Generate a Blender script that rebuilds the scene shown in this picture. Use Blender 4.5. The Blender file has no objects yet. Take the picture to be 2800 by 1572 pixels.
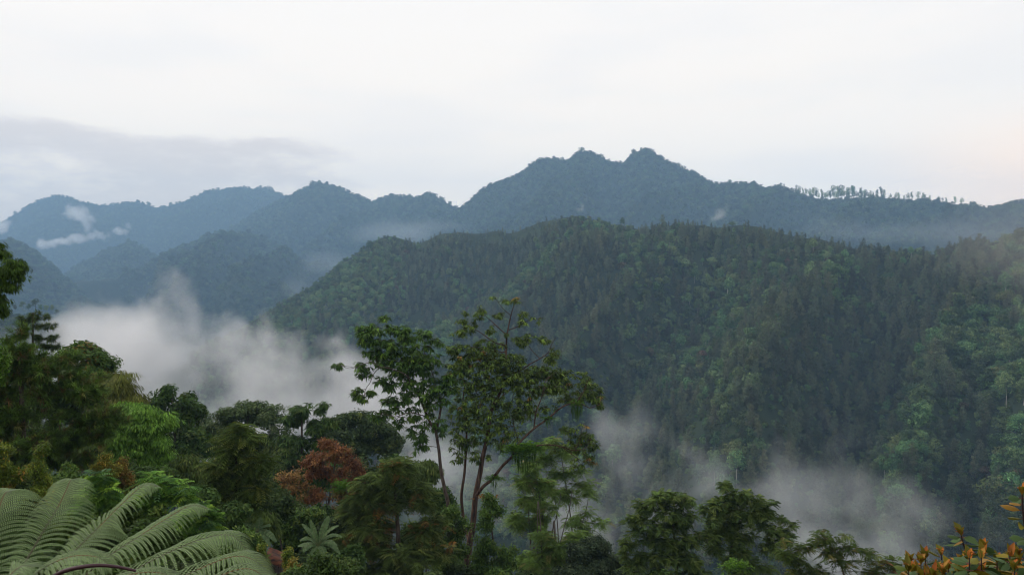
import bpy, math, random
import numpy as np
from mathutils import Vector

rng = np.random.default_rng(11)
F, CX, CY = 740.0, 512.0, 287.0          # focal length in pixels of a 1024 wide picture, level camera at the origin
SC = bpy.context.scene
COL = SC.collection

def P(px, py, r):
    """world point seen in direction (px, py) at a distance r ahead"""
    return np.array([r * (px - CX) / F, r, r * (CY - py) / F])

def nz(v):
    return v / np.maximum(np.linalg.norm(v, axis=-1, keepdims=True), 1e-9)

# ---------------------------------------------------------------- noise
def _hash(ix, iy, seed):
    n = (ix.astype(np.int64) * 374761393 + iy.astype(np.int64) * 668265263 + seed * 1442695041) & 0x7fffffff
    n = ((n ^ (n >> 13)) * 1274126177) & 0x7fffffff
    return ((n ^ (n >> 16)) & 0xffff) / 65535.0

def vnoise(x, y, seed=0):
    x = np.asarray(x, float); y = np.asarray(y, float)
    ix = np.floor(x); iy = np.floor(y)
    fx = x - ix; fy = y - iy
    fx = fx * fx * (3 - 2 * fx); fy = fy * fy * (3 - 2 * fy)
    a = _hash(ix, iy, seed); b = _hash(ix + 1, iy, seed)
    c = _hash(ix, iy + 1, seed); d = _hash(ix + 1, iy + 1, seed)
    return (a + (b - a) * fx) * (1 - fy) + (c + (d - c) * fx) * fy

def fbm(x, y, seed=0, oct=4):
    s = 0; a = .5; t = 0
    for o in range(oct):
        s = s + a * vnoise(x * 2 ** o, y * 2 ** o, seed + o * 17); t += a; a *= .5
    return s / t

# ---------------------------------------------------------------- mesh building
def add_mesh(name, V, Q, mat=None, colors=None, smooth=False, parent=None, link=True):
    """V (n,3), Q (m,4) quads (or (m,3)); colors (m,3) per face"""
    V = np.asarray(V, np.float32); Q = np.asarray(Q, np.int32)
    me = bpy.data.meshes.new(name)
    k = Q.shape[1]
    me.vertices.add(len(V)); me.vertices.foreach_set('co', V.ravel())
    me.loops.add(Q.size); me.loops.foreach_set('vertex_index', Q.ravel())
    me.polygons.add(len(Q))
    me.polygons.foreach_set('loop_start', np.arange(0, Q.size, k, dtype=np.int32))
    me.polygons.foreach_set('loop_total', np.full(len(Q), k, np.int32))
    if smooth:
        me.polygons.foreach_set('use_smooth', np.ones(len(Q), bool))
    me.update(calc_edges=True)
    if colors is not None:
        at = me.attributes.new('leaf_color', 'FLOAT_COLOR', 'FACE')
        c = np.ones((len(Q), 4), np.float32); c[:, :3] = np.clip(colors, 0, 1)
        at.data.foreach_set('color', c.ravel())
    if mat: me.materials.append(mat)
    o = bpy.data.objects.new(name, me)
    if link: COL.objects.link(o)
    if parent is not None: o.parent = parent
    return o

class Geo:
    def __init__(s): s.V = []; s.Q = []; s.C = []; s.n = 0
    def add(s, V, Q, C=None):
        V = np.asarray(V, float).reshape(-1, 3); Q = np.asarray(Q, int).reshape(-1, 4)
        s.V.append(V); s.Q.append(Q + s.n); s.n += len(V)
        s.C.append(np.broadcast_to(np.asarray((.1, .1, .1) if C is None else C, float), (len(Q), 3)))
    def build(s, name, mat, parent=None, loc=(0, 0, 0), smooth=False, link=True):
        V = np.concatenate(s.V) - np.asarray(loc, float)
        return add_mesh(name, V, np.concatenate(s.Q), mat, np.concatenate(s.C), smooth, parent, link)

def tag(o, label=None, cat=None, group=None, kind=None):
    if label: o['label'] = label
    if cat: o['category'] = cat
    if group: o['group'] = group
    if kind: o['kind'] = kind
    return o

def empty(name, loc, label=None, cat=None, group=None):
    o = bpy.data.objects.new(name, None); COL.objects.link(o)
    o.location = loc; o.empty_display_size = .3
    return tag(o, label, cat, group)

# ---------------------------------------------------------------- materials
def new_mat(name):
    m = bpy.data.materials.new(name); m.use_nodes = True
    nt = m.node_tree; nt.nodes.clear()
    return m, nt, nt.nodes, nt.links

def leaf_mat(name, rough=.5, trans=.25, instvar=0.0, spec=.35):
    m, nt, N, L = new_mat(name)
    out = N.new('ShaderNodeOutputMaterial')
    at = N.new('ShaderNodeAttribute'); at.attribute_name = 'leaf_color'
    col = at.outputs['Color']
    if instvar:
        oi = N.new('ShaderNodeObjectInfo')
        hs = N.new('ShaderNodeHueSaturation')
        mr = N.new('ShaderNodeMapRange'); mr.inputs[3].default_value = 1 - instvar; mr.inputs[4].default_value = 1 + instvar * 1.3
        L.new(oi.outputs['Random'], mr.inputs[0]); L.new(mr.outputs[0], hs.inputs['Value'])
        mu = N.new('ShaderNodeMath'); mu.operation = 'MULTIPLY'; mu.inputs[1].default_value = 7.31
        fr = N.new('ShaderNodeMath'); fr.operation = 'FRACT'
        L.new(oi.outputs['Random'], mu.inputs[0]); L.new(mu.outputs[0], fr.inputs[0])
        mh = N.new('ShaderNodeMapRange'); mh.inputs[3].default_value = .46; mh.inputs[4].default_value = .53
        L.new(fr.outputs[0], mh.inputs[0]); L.new(mh.outputs[0], hs.inputs['Hue'])
        L.new(col, hs.inputs['Color']); col = hs.outputs[0]
    b = N.new('ShaderNodeBsdfPrincipled'); b.inputs['Roughness'].default_value = rough
    b.inputs['Specular IOR Level'].default_value = spec
    L.new(col, b.inputs['Base Color'])
    if trans:
        t = N.new('ShaderNodeBsdfTranslucent'); mx = N.new('ShaderNodeMixShader'); mx.inputs[0].default_value = trans
        L.new(col, t.inputs['Color']); L.new(b.outputs[0], mx.inputs[1]); L.new(t.outputs[0], mx.inputs[2])
        L.new(mx.outputs[0], out.inputs[0])
    else:
        L.new(b.outputs[0], out.inputs[0])
    return m

def noise_mat(name, c1, c2, scale, rough=.85, detail=6, bump=0.0, stretch=(1, 1, 1), c3=None):
    m, nt, N, L = new_mat(name)
    out = N.new('ShaderNodeOutputMaterial'); b = N.new('ShaderNodeBsdfPrincipled')
    b.inputs['Roughness'].default_value = rough; b.inputs['Specular IOR Level'].default_value = .2
    tc = N.new('ShaderNodeTexCoord'); mp = N.new('ShaderNodeMapping'); mp.inputs['Scale'].default_value = stretch
    nn = N.new('ShaderNodeTexNoise'); nn.inputs['Scale'].default_value = scale; nn.inputs['Detail'].default_value = detail
    cr = N.new('ShaderNodeValToRGB')
    cr.color_ramp.elements[0].position = .35; cr.color_ramp.elements[0].color = (*c1, 1)
    cr.color_ramp.elements[1].position = .65; cr.color_ramp.elements[1].color = (*c2, 1)
    if c3 is not None:
        e = cr.color_ramp.elements.new(.8); e.color = (*c3, 1)
    L.new(tc.outputs['Object'], mp.inputs[0]); L.new(mp.outputs[0], nn.inputs['Vector'])
    L.new(nn.outputs[0], cr.inputs[0]); L.new(cr.outputs[0], b.inputs['Base Color'])
    if bump:
        bp = N.new('ShaderNodeBump'); bp.inputs['Strength'].default_value = bump
        L.new(nn.outputs[0], bp.inputs['Height']); L.new(bp.outputs[0], b.inputs['Normal'])
    L.new(b.outputs[0], out.inputs[0])
    return m

M_LEAF = leaf_mat('leaf', .6, .32, spec=.14)
M_GLOSS = leaf_mat('glossy_leaf', .5, .28, spec=.18)
M_FERN = leaf_mat('fern_leaf', .6, .25, spec=.12)
M_FOREST = leaf_mat('forest_leaf', .6, .15, instvar=.55, spec=.12)
M_FAR = leaf_mat('far_forest_leaf', .7, .1, instvar=.75, spec=.1)
M_BARK = noise_mat('bark', (.045, .032, .024), (.13, .10, .08), 3.0, .9, 8, .6, (3, 3, .5))
M_RED_BARK = noise_mat('red_brown_bark', (.030, .019, .013), (.14, .085, .060), 2.2, .9, 8, .7, (3, 3, .35), c3=(.22, .19, .165))
M_PALE_BARK = noise_mat('pale_bark', (.07, .055, .042), (.17, .145, .12), 3.5, .9, 8, .5, (3, 3, .5))
M_SOIL = noise_mat('forest_floor', (.012, .016, .007), (.035, .034, .016), .35, .95)
M_HILL = noise_mat('hill_cover', (.012, .022, .010), (.028, .042, .017), .03, .95)

# ---------------------------------------------------------------- leaves (all vectorised)
def rand_dirs(n):
    return nz(rng.normal(size=(n, 3)))

def perp(D):
    a = np.where(np.abs(D[:, 2:3]) < .9, np.array([[0., 0., 1.]]), np.array([[1., 0., 0.]]))
    return nz(np.cross(D, a))

def diamonds(g, B, D, S, L, W, C, droop=0.0, fold=.12):
    """pointed leaves: base B, direction D, side S, length L, width W"""
    n = len(B); L = np.broadcast_to(L, n)[:, None]; W = np.broadcast_to(W, n)[:, None]
    N = np.cross(D, S)
    dz = np.array([0, 0, -1.0]) * droop
    mid = B + D * L * .45 + dz * L * .2
    V = np.stack([B, mid + S * W * .5 + N * W * fold, B + D * L + dz * L, mid - S * W * .5 + N * W * fold], 1)
    g.add(V.reshape(-1, 3), np.arange(4 * n).reshape(n, 4), C)

def ovate(g, B, D, S, L, W, C, droop=.1, fold=.2):
    """broad leaf with a rounded outline and a folded midrib, six faces"""
    n = len(B); L = np.broadcast_to(L, n)[:, None]; W = np.broadcast_to(W, n)[:, None]
    N = np.cross(D, S)
    st = [(0, .04), (.3, .44), (.65, .42), (1, .02)]
    rows = []
    for t, w in st:
        c = B + D * L * t + np.array([0, 0, -1.]) * L * droop * t * t
        rows += [c - S * W * w + N * W * w * fold * 2, c, c + S * W * w + N * W * w * fold * 2]
    V = np.stack(rows, 1)
    q = []
    for i in range(3):
        q += [[3 * i, 3 * i + 1, 3 * i + 4, 3 * i + 3], [3 * i + 1, 3 * i + 2, 3 * i + 5, 3 * i + 4]]
    Q = (np.array(q)[None] + (np.arange(n) * 12)[:, None, None]).reshape(-1, 4)
    g.add(V.reshape(-1, 3), Q, np.repeat(np.broadcast_to(C, (n, 3)), 6, 0))

WARM = np.array([1.06, 1.07, .80])
def pick_colors(pal, n, jit=.18):
    """pal: list of (weight, colour)"""
    w = np.array([p[0] for p in pal], float); w /= w.sum()
    c = np.array([p[1] for p in pal])[rng.choice(len(pal), n, p=w)]
    return c * WARM * (1 + rng.normal(0, jit, (n, 1))).clip(.5, 1.6)

def leaf_clusters(g, T, O, kind, n, L, W, pal, spread=.3, jit=.18, cj=.15):
    """T cluster centres, O outward direction of each cluster"""
    m = len(T)
    ccol = pick_colors(pal, m, cj)
    if kind == 'shell':
        # leaves lying along the outside of the crown, so that lobes shade like solid masses of foliage
        B = np.repeat(T, n, 0); Oo = np.repeat(O, n, 0); k = len(B)
        R = rand_dirs(k)
        B = B + R * rng.random((k, 1)) ** .5 * spread
        Nn = nz(Oo + rand_dirs(k) * .45 + np.array([0, 0, .25]))
        D = nz(np.cross(Nn, R) + 1e-6); S = np.cross(Nn, D)
        c = np.repeat(ccol, n, 0) * (1 + rng.normal(0, jit, (k, 1))).clip(.5, 1.7)
        diamonds(g, B, D, S, L * rng.uniform(.65, 1.25, k), W * rng.uniform(.7, 1.2, k), c, .12)
    elif kind in ('broad', 'droop', 'hang', 'small'):
        B = np.repeat(T, n, 0); Oo = np.repeat(O, n, 0)
        k = len(B)
        R = rand_dirs(k)
        if kind == 'broad':
            B = B + rand_dirs(k) * rng.random((k, 1)) ** .5 * spread
            D = nz(R + Oo * .5 + np.array([0, 0, -.15])); dr = .15
        elif kind == 'small':
            B = B + rand_dirs(k) * rng.random((k, 1)) ** .6 * spread
            D = nz(R + np.array([0, 0, -.3])); dr = .1
        elif kind == 'droop':
            ang = rng.random(k) * 2 * np.pi
            D = nz(np.stack([np.cos(ang), np.sin(ang), rng.normal(-.25, .35, k)], 1) + Oo * .2); dr = .55
            B = B + R * spread * .3 + D * spread * .25
        else:
            B = B + R * spread * np.array([1, 1, .6])
            D = nz(R * .45 + np.array([0, 0, -1.0]) + Oo * .35); dr = .1
        S = nz(np.cross(D, nz(R + np.array([0, 0, .9]))) + 1e-6)
        up = np.array([[0, 0, 1.]])
        Sh = nz(np.cross(D, up) + 1e-6)
        S = nz(S * .6 + Sh * .8)
        S = nz(S - D * (S * D).sum(1, keepdims=True))
        c = np.repeat(ccol, n, 0) * (1 + rng.normal(0, jit, (k, 1))).clip(.5, 1.7)
        diamonds(g, B, D, S, L * rng.uniform(.65, 1.25, k), W * rng.uniform(.7, 1.2, k), c, dr)
    elif kind == 'pinnate':
        # n feather leaves per cluster, each with pairs of narrow leaflets; L = length of the feather, W = leaflet width
        B = np.repeat(T, n, 0); k = len(B); Oo = np.repeat(O, n, 0)
        ang = rng.random(k) * 2 * np.pi
        D = nz(np.stack([np.cos(ang), np.sin(ang), rng.normal(.15, .3, k)], 1) + Oo * .5)
        S = nz(np.cross(D, np.array([[0, 0, 1.]])) + 1e-6)
        Ln = L * rng.uniform(.7, 1.2, k)
        c = np.repeat(ccol, n, 0) * (1 + rng.normal(0, jit, (k, 1))).clip(.5, 1.7)
        B = B + rand_dirs(k) * spread * .4
        pairs = 6
        for i in range(pairs):
            t = (i + .8) / pairs
            c0 = B + D * (Ln * t)[:, None] + np.array([0, 0, -1.]) * (Ln * t * t * .45)[:, None]
            l2 = Ln * .42 * (1 - .55 * abs(t - .45))
            for sg in (1, -1):
                d2 = nz(S * sg + D * .45 + np.array([0, 0, -.35]))
                s2 = nz(np.cross(d2, np.cross(D, S)) + 1e-6)
                diamonds(g, c0, d2, s2, l2, W * np.ones(k), c * (1 + rng.normal(0, .06, (k, 1))), .15)
    elif kind == 'needle':
        B = np.repeat(T, n, 0); k = len(B); Oo = np.repeat(O, n, 0)
        D = nz(rand_dirs(k) * .85 + Oo * .8 + np.array([0, 0, .25]))
        S = perp(D); Bo = B - Oo * (rng.random((k, 1)) * spread)
        c = np.repeat(ccol, n, 0) * (1 + rng.normal(0, jit, (k, 1))).clip(.5, 1.7)
        diamonds(g, Bo, D, S, L * rng.uniform(.7, 1.2, k), W * np.ones(k), c, .18)
    return g

# ---------------------------------------------------------------- branches
def tube(g, pts, rad, k=5, col=(.1, .08, .06)):
    pts = np.asarray(pts, float); rad = np.asarray(rad, float); n = len(pts)
    T = np.gradient(pts, axis=0); T = nz(T)
    A = perp(T); Bn = np.cross(T, A)
    for i in range(1, n):                 # keep the rings aligned
        a = A[i - 1] - T[i] * np.dot(A[i - 1], T[i]); l = np.linalg.norm(a)
        if l > 1e-6: A[i] = a / l
        Bn[i] = np.cross(T[i], A[i])
    an = np.arange(k) * 2 * np.pi / k
    V = pts[:, None] + rad[:, None, None] * (np.cos(an)[None, :, None] * A[:, None] + np.sin(an)[None, :, None] * Bn[:, None])
    i, j = np.meshgrid(np.arange(n - 1), np.arange(k), indexing='ij')
    q = np.stack([i * k + j, i * k + (j + 1) % k, (i + 1) * k + (j + 1) % k, (i + 1) * k + j], -1).reshape(-1, 4)
    g.add(V.reshape(-1, 3), q, col)

def smooth_line(pts, n):
    """Catmull-Rom through the points"""
    pts = np.asarray(pts, float)
    if len(pts) == 2:
        t = np.linspace(0, 1, n)[:, None]; return pts[0] * (1 - t) + pts[1] * t
    p = np.vstack([2 * pts[0] - pts[1], pts, 2 * pts[-1] - pts[-2]])
    s = np.linspace(0, len(pts) - 1 - 1e-6, n); i = s.astype(int); f = (s - i)[:, None]
    a, b, c, d = p[i], p[i + 1], p[i + 2], p[i + 3]
    return .5 * (2 * b + (c - a) * f + (2 * a - 5 * b + 4 * c - d) * f ** 2 + (3 * b - a - 3 * c + d) * f ** 3)

def lobe_points(lobes, n, shell=2.2):
    """lobes: list of (centre(3), radii(3), weight)"""
    w = np.array([l[2] for l in lobes], float); w /= w.sum()
    idx = rng.choice(len(lobes), n, p=w)
    c = np.array([l[0] for l in lobes])[idx]; r = np.array([l[1] for l in lobes])[idx]
    d = rand_dirs(n); u = rng.random((n, 1)) ** (1 / (3 + shell))
    return c + d * u * r, nz(d / r * r.mean(1, keepdims=True)), idx

def grow(g, limbs, tips, r_tip=.015, k_len=.012, kmax=.12, sag=.05, sides=4, col=(.1, .08, .06), wob=.08):
    """join every tip to the nearest earlier branch; returns direction of arrival at each tip"""
    nodes = []; nrad = []
    for pts, rad in limbs:
        nodes.append(pts); nrad.append(rad)
    nodes = np.concatenate(nodes); nrad = np.concatenate(nrad)
    cap = len(nodes) + len(tips) * 5 + 8
    NN = np.zeros((cap, 3)); NR = np.zeros(cap); m = len(nodes); NN[:m] = nodes; NR[:m] = nrad
    d0 = np.array([np.min(np.linalg.norm(nodes - t, axis=1)) for t in tips])
    out = np.zeros((len(tips), 3))
    for ti in np.argsort(d0):
        t = tips[ti]
        v = NN[:m] - t
        cost = np.linalg.norm(v, axis=1) + np.maximum(v[:, 2], 0) * .9
        j = int(np.argmin(cost)); a = NN[j]
        ln = np.linalg.norm(t - a)
        mid = (a + t) / 2 + rng.normal(0, wob, 3) * ln + np.array([0, 0, .10 * ln])
        s = np.linspace(0, 1, 5)[:, None]
        pts = a * (1 - s) ** 2 + 2 * mid * s * (1 - s) + t * s ** 2
        r0 = min(NR[j] * .75, r_tip + k_len * ln, kmax)
        rad = np.linspace(max(r0, r_tip), r_tip, 5)
        tube(g, pts, rad, sides, col)
        NN[m:m + 4] = pts[1:]; NR[m:m + 4] = rad[1:]; m += 4
        out[ti] = t - pts[2]
    return nz(out)
# ================================================================ camera, sky, light
cam = bpy.data.cameras.new('camera'); camo = bpy.data.objects.new('camera', cam); COL.objects.link(camo)
camo.location = (0, 0, 0); camo.rotation_euler = (math.pi / 2, 0, 0)
cam.sensor_width = 36; cam.lens = 36 * F / 1024; cam.clip_start = .1; cam.clip_end = 30000
SC.camera = camo
SC.view_settings.view_transform = 'Standard'; SC.view_settings.look = 'None'
SC.view_settings.exposure = 0; SC.view_settings.gamma = 1
cy = SC.cycles
cy.use_denoising = True; cy.use_adaptive_sampling = False; cy.filter_width = 1.1; cy.max_bounces = 6; cy.diffuse_bounces = 3; cy.glossy_bounces = 2
cy.transmission_bounces = 2; cy.transparent_max_bounces = 8; cy.volume_bounces = 4
cy.sample_clamp_indirect = 4; cy.caustics_reflective = False; cy.caustics_refractive = False
cy.volume_step_rate = 3; cy.volume_max_steps = 256

SUN_EL, SUN_AZ = math.radians(38), math.radians(-75)      # azimuth from the view direction (+Y) towards the right (+X)
sl = bpy.data.lights.new('sun', 'SUN'); sl.energy = 1.5; sl.angle = math.radians(12); sl.color = (1, .93, .82)
so = bpy.data.objects.new('sun', sl); COL.objects.link(so)
dv = Vector((math.sin(SUN_AZ) * math.cos(SUN_EL), math.cos(SUN_AZ) * math.cos(SUN_EL), math.sin(SUN_EL)))
so.rotation_euler = dv.to_track_quat('Z', 'Y').to_euler(); so.location = (-50, 20, 60)

w = bpy.data.worlds.new('World'); SC.world = w; w.use_nodes = True
nt = w.node_tree; N, L = nt.nodes, nt.links; N.clear()
wo = N.new('ShaderNodeOutputWorld'); bg = N.new('ShaderNodeBackground'); bg.inputs['Strength'].default_value = .13
sky = N.new('ShaderNodeTexSky'); sky.sky_type = 'NISHITA'; sky.sun_disc = False
sky.sun_elevation = SUN_EL; sky.sun_rotation = SUN_AZ
tc = N.new('ShaderNodeTexCoord'); sp = N.new('ShaderNodeSeparateXYZ'); L.new(tc.outputs['Generated'], sp.inputs[0])
def math_node(op, a, b=None, c=None, clamp=False):
    n = N.new('ShaderNodeMath'); n.operation = op; n.use_clamp = clamp
    for i, v in enumerate((a, b, c)):
        if v is None: continue
        if isinstance(v, (int, float)): n.inputs[i].default_value = v
        else: L.new(v, n.inputs[i])
    return n.outputs[0]
def mix_col(f, a, b):
    n = N.new('ShaderNodeMix'); n.data_type = 'RGBA'
    for s, v in ((0, f), (6, a), (7, b)):
        if isinstance(v, (int, float)): n.inputs[s].default_value = v
        elif isinstance(v, tuple): n.inputs[s].default_value = (*v, 1)
        else: L.new(v, n.inputs[s])
    return n.outputs[2]
def smooth(v, a, b):
    n = N.new('ShaderNodeMapRange'); n.interpolation_type = 'SMOOTHSTEP'; L.new(v, n.inputs[0])
    n.inputs[1].default_value = a; n.inputs[2].default_value = b
    return n.outputs[0]
ramp = N.new('ShaderNodeValToRGB'); cr = ramp.color_ramp
SKY = [(0.0, (13.48, 11.49, 9.3)), (0.12, (13.59, 11.59, 9.4)), (0.18, (12.63, 11.07, 9.3)), (0.26, (11.45, 10.25, 8.9)), (0.36, (10.27, 9.52, 8.7)), (0.6, (8.77, 8.38, 8.0)), (1.0, (7.81, 7.66, 7.6))]
for i, (p_, c_) in enumerate(SKY):
    e = cr.elements[i] if i < 2 else cr.elements.new(p_)
    e.position = p_; e.color = (*c_, 1)
L.new(sp.outputs['Z'], ramp.inputs[0])
cloud = ramp.outputs[0]
# soft structure of the overcast
mp = N.new('ShaderNodeMapping'); mp.inputs['Scale'].default_value = (2.2, 2.2, 9.0); L.new(tc.outputs['Generated'], mp.inputs[0])
n1 = N.new('ShaderNodeTexNoise'); n1.inputs['Scale'].default_value = 1.5; n1.inputs['Detail'].default_value = 5; n1.inputs['Roughness'].default_value = .5
L.new(mp.outputs[0], n1.inputs['Vector'])
cloud = mix_col(math_node('MULTIPLY', smooth(n1.outputs[0], .42, .7), .22), cloud, (8.0, 8.0, 8.3))
# grey bank low on the left
bank = math_node('MULTIPLY', smooth(sp.outputs['Z'], .21, .175), smooth(sp.outputs['X'], .02, -.36))
n2 = N.new('ShaderNodeTexNoise'); n2.inputs['Scale'].default_value = 3.6; n2.inputs['Detail'].default_value = 7; n2.inputs['Roughness'].default_value = .6
mp2 = N.new('ShaderNodeMapping'); mp2.inputs['Scale'].default_value = (1.6, 1.6, 4.6); mp2.inputs['Location'].default_value = (.37, 1.2, .4)
L.new(tc.outputs['Generated'], mp2.inputs[0]); L.new(mp2.outputs[0], n2.inputs['Vector'])
bs = math_node('ADD', bank, math_node('MULTIPLY', math_node('SUBTRACT', n2.outputs[0], .5), 3.0))
bankf = math_node('MULTIPLY', smooth(bs, .42, 1.2), smooth(bank, .02, .5))
cloud = mix_col(math_node('MULTIPLY', bankf, .8), cloud, (8.5, 7.3, 6.5))
# warm glow low on the right
glow = math_node('MULTIPLY', smooth(sp.outputs['X'], .38, .62), smooth(sp.outputs['Z'], .22, .12))
cloud = mix_col(math_node('MULTIPLY', glow, .85), cloud, (17.5, 12.0, 7.6))
fin = mix_col(.94, sky.outputs[0], cloud)
L.new(fin, bg.inputs[0]); L.new(bg.outputs[0], wo.inputs[0])

# ================================================================ terrain
def interp(tab, px):
    t = np.array(tab); return np.interp(px, t[:, 0], t[:, 1])

FARK = 1.45        # stretch of the far ranges: everything beyond the middle ridge
class Layer:
    """a ridge seen as a profile (px, py) at distance rc(px); slopes to the foot in front and falls behind"""
    def __init__(s, prof, rc, rf, zf, tree, spur, seed, back=.55, spur_f=(70., 260.), skew=.15, pw=.9, lo=-400, hi=1450, k=None):
        k = FARK if k is None else k
        rc = [(p_, v_ * k) for p_, v_ in rc]; rf = [(p_, v_ * k) for p_, v_ in rf]; tree, spur, spur_f = tree * k, spur * k, (spur_f[0], spur_f[1] * k); skew /= k
        zf = [(p_, v_ * (k if v_ > -100 else 1)) for p_, v_ in zf]
        s.prof, s.rc, s.rf, s.zf, s.tree, s.spur, s.seed, s.back, s.sf, s.skew, s.pw = prof, rc, rf, zf, tree, spur, seed, back, spur_f, skew, pw
        s.lo, s.hi = lo, hi
    def crest(s, px):
        r = interp(s.rc, px); py = interp(s.prof, px) + (fbm(px / 9, px * 0 + s.seed, s.seed + 3, 3) - .5) * 3.2
        return r, r * (CY - py) / F - s.tree
    def z(s, px, r):
        rc, zc = s.crest(px); rf = interp(s.rf, px); zf = interp(s.zf, px)
        t = np.clip((rc - r) / (rc - rf), 0, 1)
        zz = zc + (zf - zc) * t ** s.pw
        u = px + s.skew * (rc - r)
        n = 1 - np.abs(2 * fbm(u / s.sf[0], r / s.sf[1], s.seed, 2) - 1)      # ridged spurs and gullies
        n2 = fbm(u / s.sf[0] * 3, r / s.sf[1] * 3, s.seed + 5, 3) - .5
        a = np.clip(t * 3.2, 0, 1) * np.clip((1 - t) * 3, .15, 1)
        zz = zz + a * ((n - .72) * 2 * s.spur + n2 * s.spur * .35)
        return np.where(r > rc, zc - (r - rc) * s.back, zz)
    def mesh(s, name, step=7, nf=70, nb=8):
        px = np.arange(s.lo, s.hi + step, step, dtype=float)
        rc, _ = s.crest(px); rf = interp(s.rf, px)
        ts = np.concatenate([np.linspace(-.12, 1, nf), np.linspace(1, 1.28, nb + 1)[1:]])
        R = rf[:, None] + (rc - rf)[:, None] * ts[None]
        PX = np.broadcast_to(px[:, None], R.shape)
        Z = s.z(PX, np.maximum(R, rf[:, None]))
        Z = np.where(R < rf[:, None], Z - (rf[:, None] - R) * .4, Z)
        V = np.stack([R * (PX - CX) / F, R, Z], -1).reshape(-1, 3)
        n, m = R.shape
        i, j = np.meshgrid(np.arange(n - 1), np.arange(m - 1), indexing='ij')
        q = np.stack([i * m + j, (i + 1) * m + j, (i + 1) * m + j + 1, i * m + j + 1], -1).reshape(-1, 4)
        return tag(add_mesh(name, V, q, M_HILL, smooth=True), kind='structure')
    def scatter(s, space, lo, hi, tmax=1.0, tback=-.03):
        """jittered grid of planting points on the side that faces the camera; returns xyz, px, t"""
        pxs = np.linspace(lo, hi, 60); rcm = s.crest(pxs)[0].max() * 1.1; rfm = interp(s.rf, pxs).min()
        x0 = min(rfm, rcm) * (lo - CX) / F; x0 = min(x0, rcm * (lo - CX) / F); x1 = max(rcm * (hi - CX) / F, rfm * (hi - CX) / F)
        gx, gy = np.meshgrid(np.arange(x0, x1, space), np.arange(rfm * .9, rcm, space))
        x = (gx + rng.uniform(-.48, .48, gx.shape) * space).ravel(); y = (gy + rng.uniform(-.48, .48, gx.shape) * space).ravel()
        px = CX + F * x / y
        rc, _ = s.crest(px); rf = interp(s.rf, px); t = (rc - y) / (rc - rf)
        k = (px > lo) & (px < hi) & (t > tback) & (t < tmax)
        x, y, px, t = x[k], y[k], px[k], t[k]
        return np.stack([x, y, s.z(px, y)], 1), px, t

L1 = Layer([(-400, 240), (-60, 232), (0, 221), (8.5, 216.9), (25.6, 206), (38.3, 198), (49.7, 194.2), (61, 193), (69.6, 196.4), (79.5, 198.9), (92.3, 201.3), (100.8, 202.8), (113.6, 202.1), (123.5, 200.3), (137.7, 199.6), (146, 201.7), (150.5, 204.5), (156, 205.2), (170.4, 203.5), (183, 200.3), (196, 194.2), (210, 188.2), (227, 186.1), (241.3, 184), (252.7, 186.8), (264, 186.5), (274, 189.6), (286.8, 194.9), (320, 212), (400, 240), (700, 280)],
           [(0, 3600), (300, 3500)], [(0, 2750), (300, 2700)], [(0, -60), (300, -60)], 9, 110, 3, lo=-250, hi=520, spur_f=(55., 500.))
L2 = Layer([(150, 275), (200, 246), (248, 215), (269.7, 203.8), (286.8, 194.9), (298, 187.9), (312.3, 181.4), (320.9, 180.1), (333.6, 182.5), (340.7, 185.4), (347.6, 189.6), (357.5, 193.9), (371.7, 198.1), (378.8, 196), (390.1, 192.4), (400, 193.6), (417.1, 194.2), (428.5, 191.7), (437, 195.3), (446.9, 199.5), (455.5, 205.2), (470, 212), (520, 240), (700, 290)],
           [(200, 2900), (320, 2800), (460, 2500)], [(200, 2150), (460, 1800)], [(0, -90), (460, -80)], 9, 100, 8, lo=120, hi=640, spur_f=(60., 420.))
L3 = Layer([(330, 262), (400, 237), (440, 219), (461, 205.5), (471, 196.7), (475.3, 191), (485.3, 185.3), (499.5, 178.2), (513.7, 173.3), (525, 166.9), (535, 158.4), (542, 155.1), (556.2, 154.8), (561.9, 157.7), (569, 157.7), (574.7, 152), (581.8, 148.4), (591.7, 149.9), (601.7, 154.1), (611.6, 159.8), (623, 159.8), (628.7, 154.1), (635.8, 149.1), (644.3, 145.6), (652.8, 149.1), (662.7, 156.2), (674, 160.5), (684, 165.5), (694, 168.8), (700.9, 174), (710.8, 179.7), (720.8, 181.8), (737.8, 180.4), (754.8, 180.4), (763.4, 183.9), (780.4, 184.6), (794.6, 187.5), (807.4, 192.4), (824.4, 197), (840, 195.8), (864.2, 196), (885.4, 195.8), (913.8, 197), (935.1, 198.1), (949.3, 199.5), (967.8, 201.7), (983.4, 205.5), (999, 203), (1013.2, 199.5), (1024, 198.4), (1200, 192)],
           [(330, 2300), (460, 2350), (640, 2200), (800, 1850), (1024, 1500)], [(330, 1500), (460, 1500), (640, 1400), (1024, 1050)], [(330, -80), (1024, -20)], 8, 95, 21, lo=300, hi=1300, spur_f=(60., 420.))
H4 = Layer([(-100, 310), (120, 282), (157.6, 256.3), (170.4, 247.8), (191.7, 240.7), (205.9, 232.2), (221.5, 228.6), (236, 231), (247, 230), (258, 234), (270, 240), (281, 242), (292, 251), (304, 259), (316, 264), (340, 278), (420, 300)],
           [(0, 2250), (340, 2150)], [(0, 1250), (340, 1250)], [(0, -150), (340, -150)], 8, 110, 33, lo=60, hi=560, spur_f=(60., 350.))
H5 = Layer([(20, 300), (50, 285), (75, 264.8), (92.3, 254.9), (107.9, 245), (127.8, 240), (142, 243.6), (156, 253.5), (167, 263), (200, 285), (300, 310)],
           [(0, 2450), (300, 2450)], [(0, 1750), (300, 1750)], [(0, -140), (340, -140)], 8, 50, 41, lo=-40, hi=330, spur_f=(50., 350.))
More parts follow.
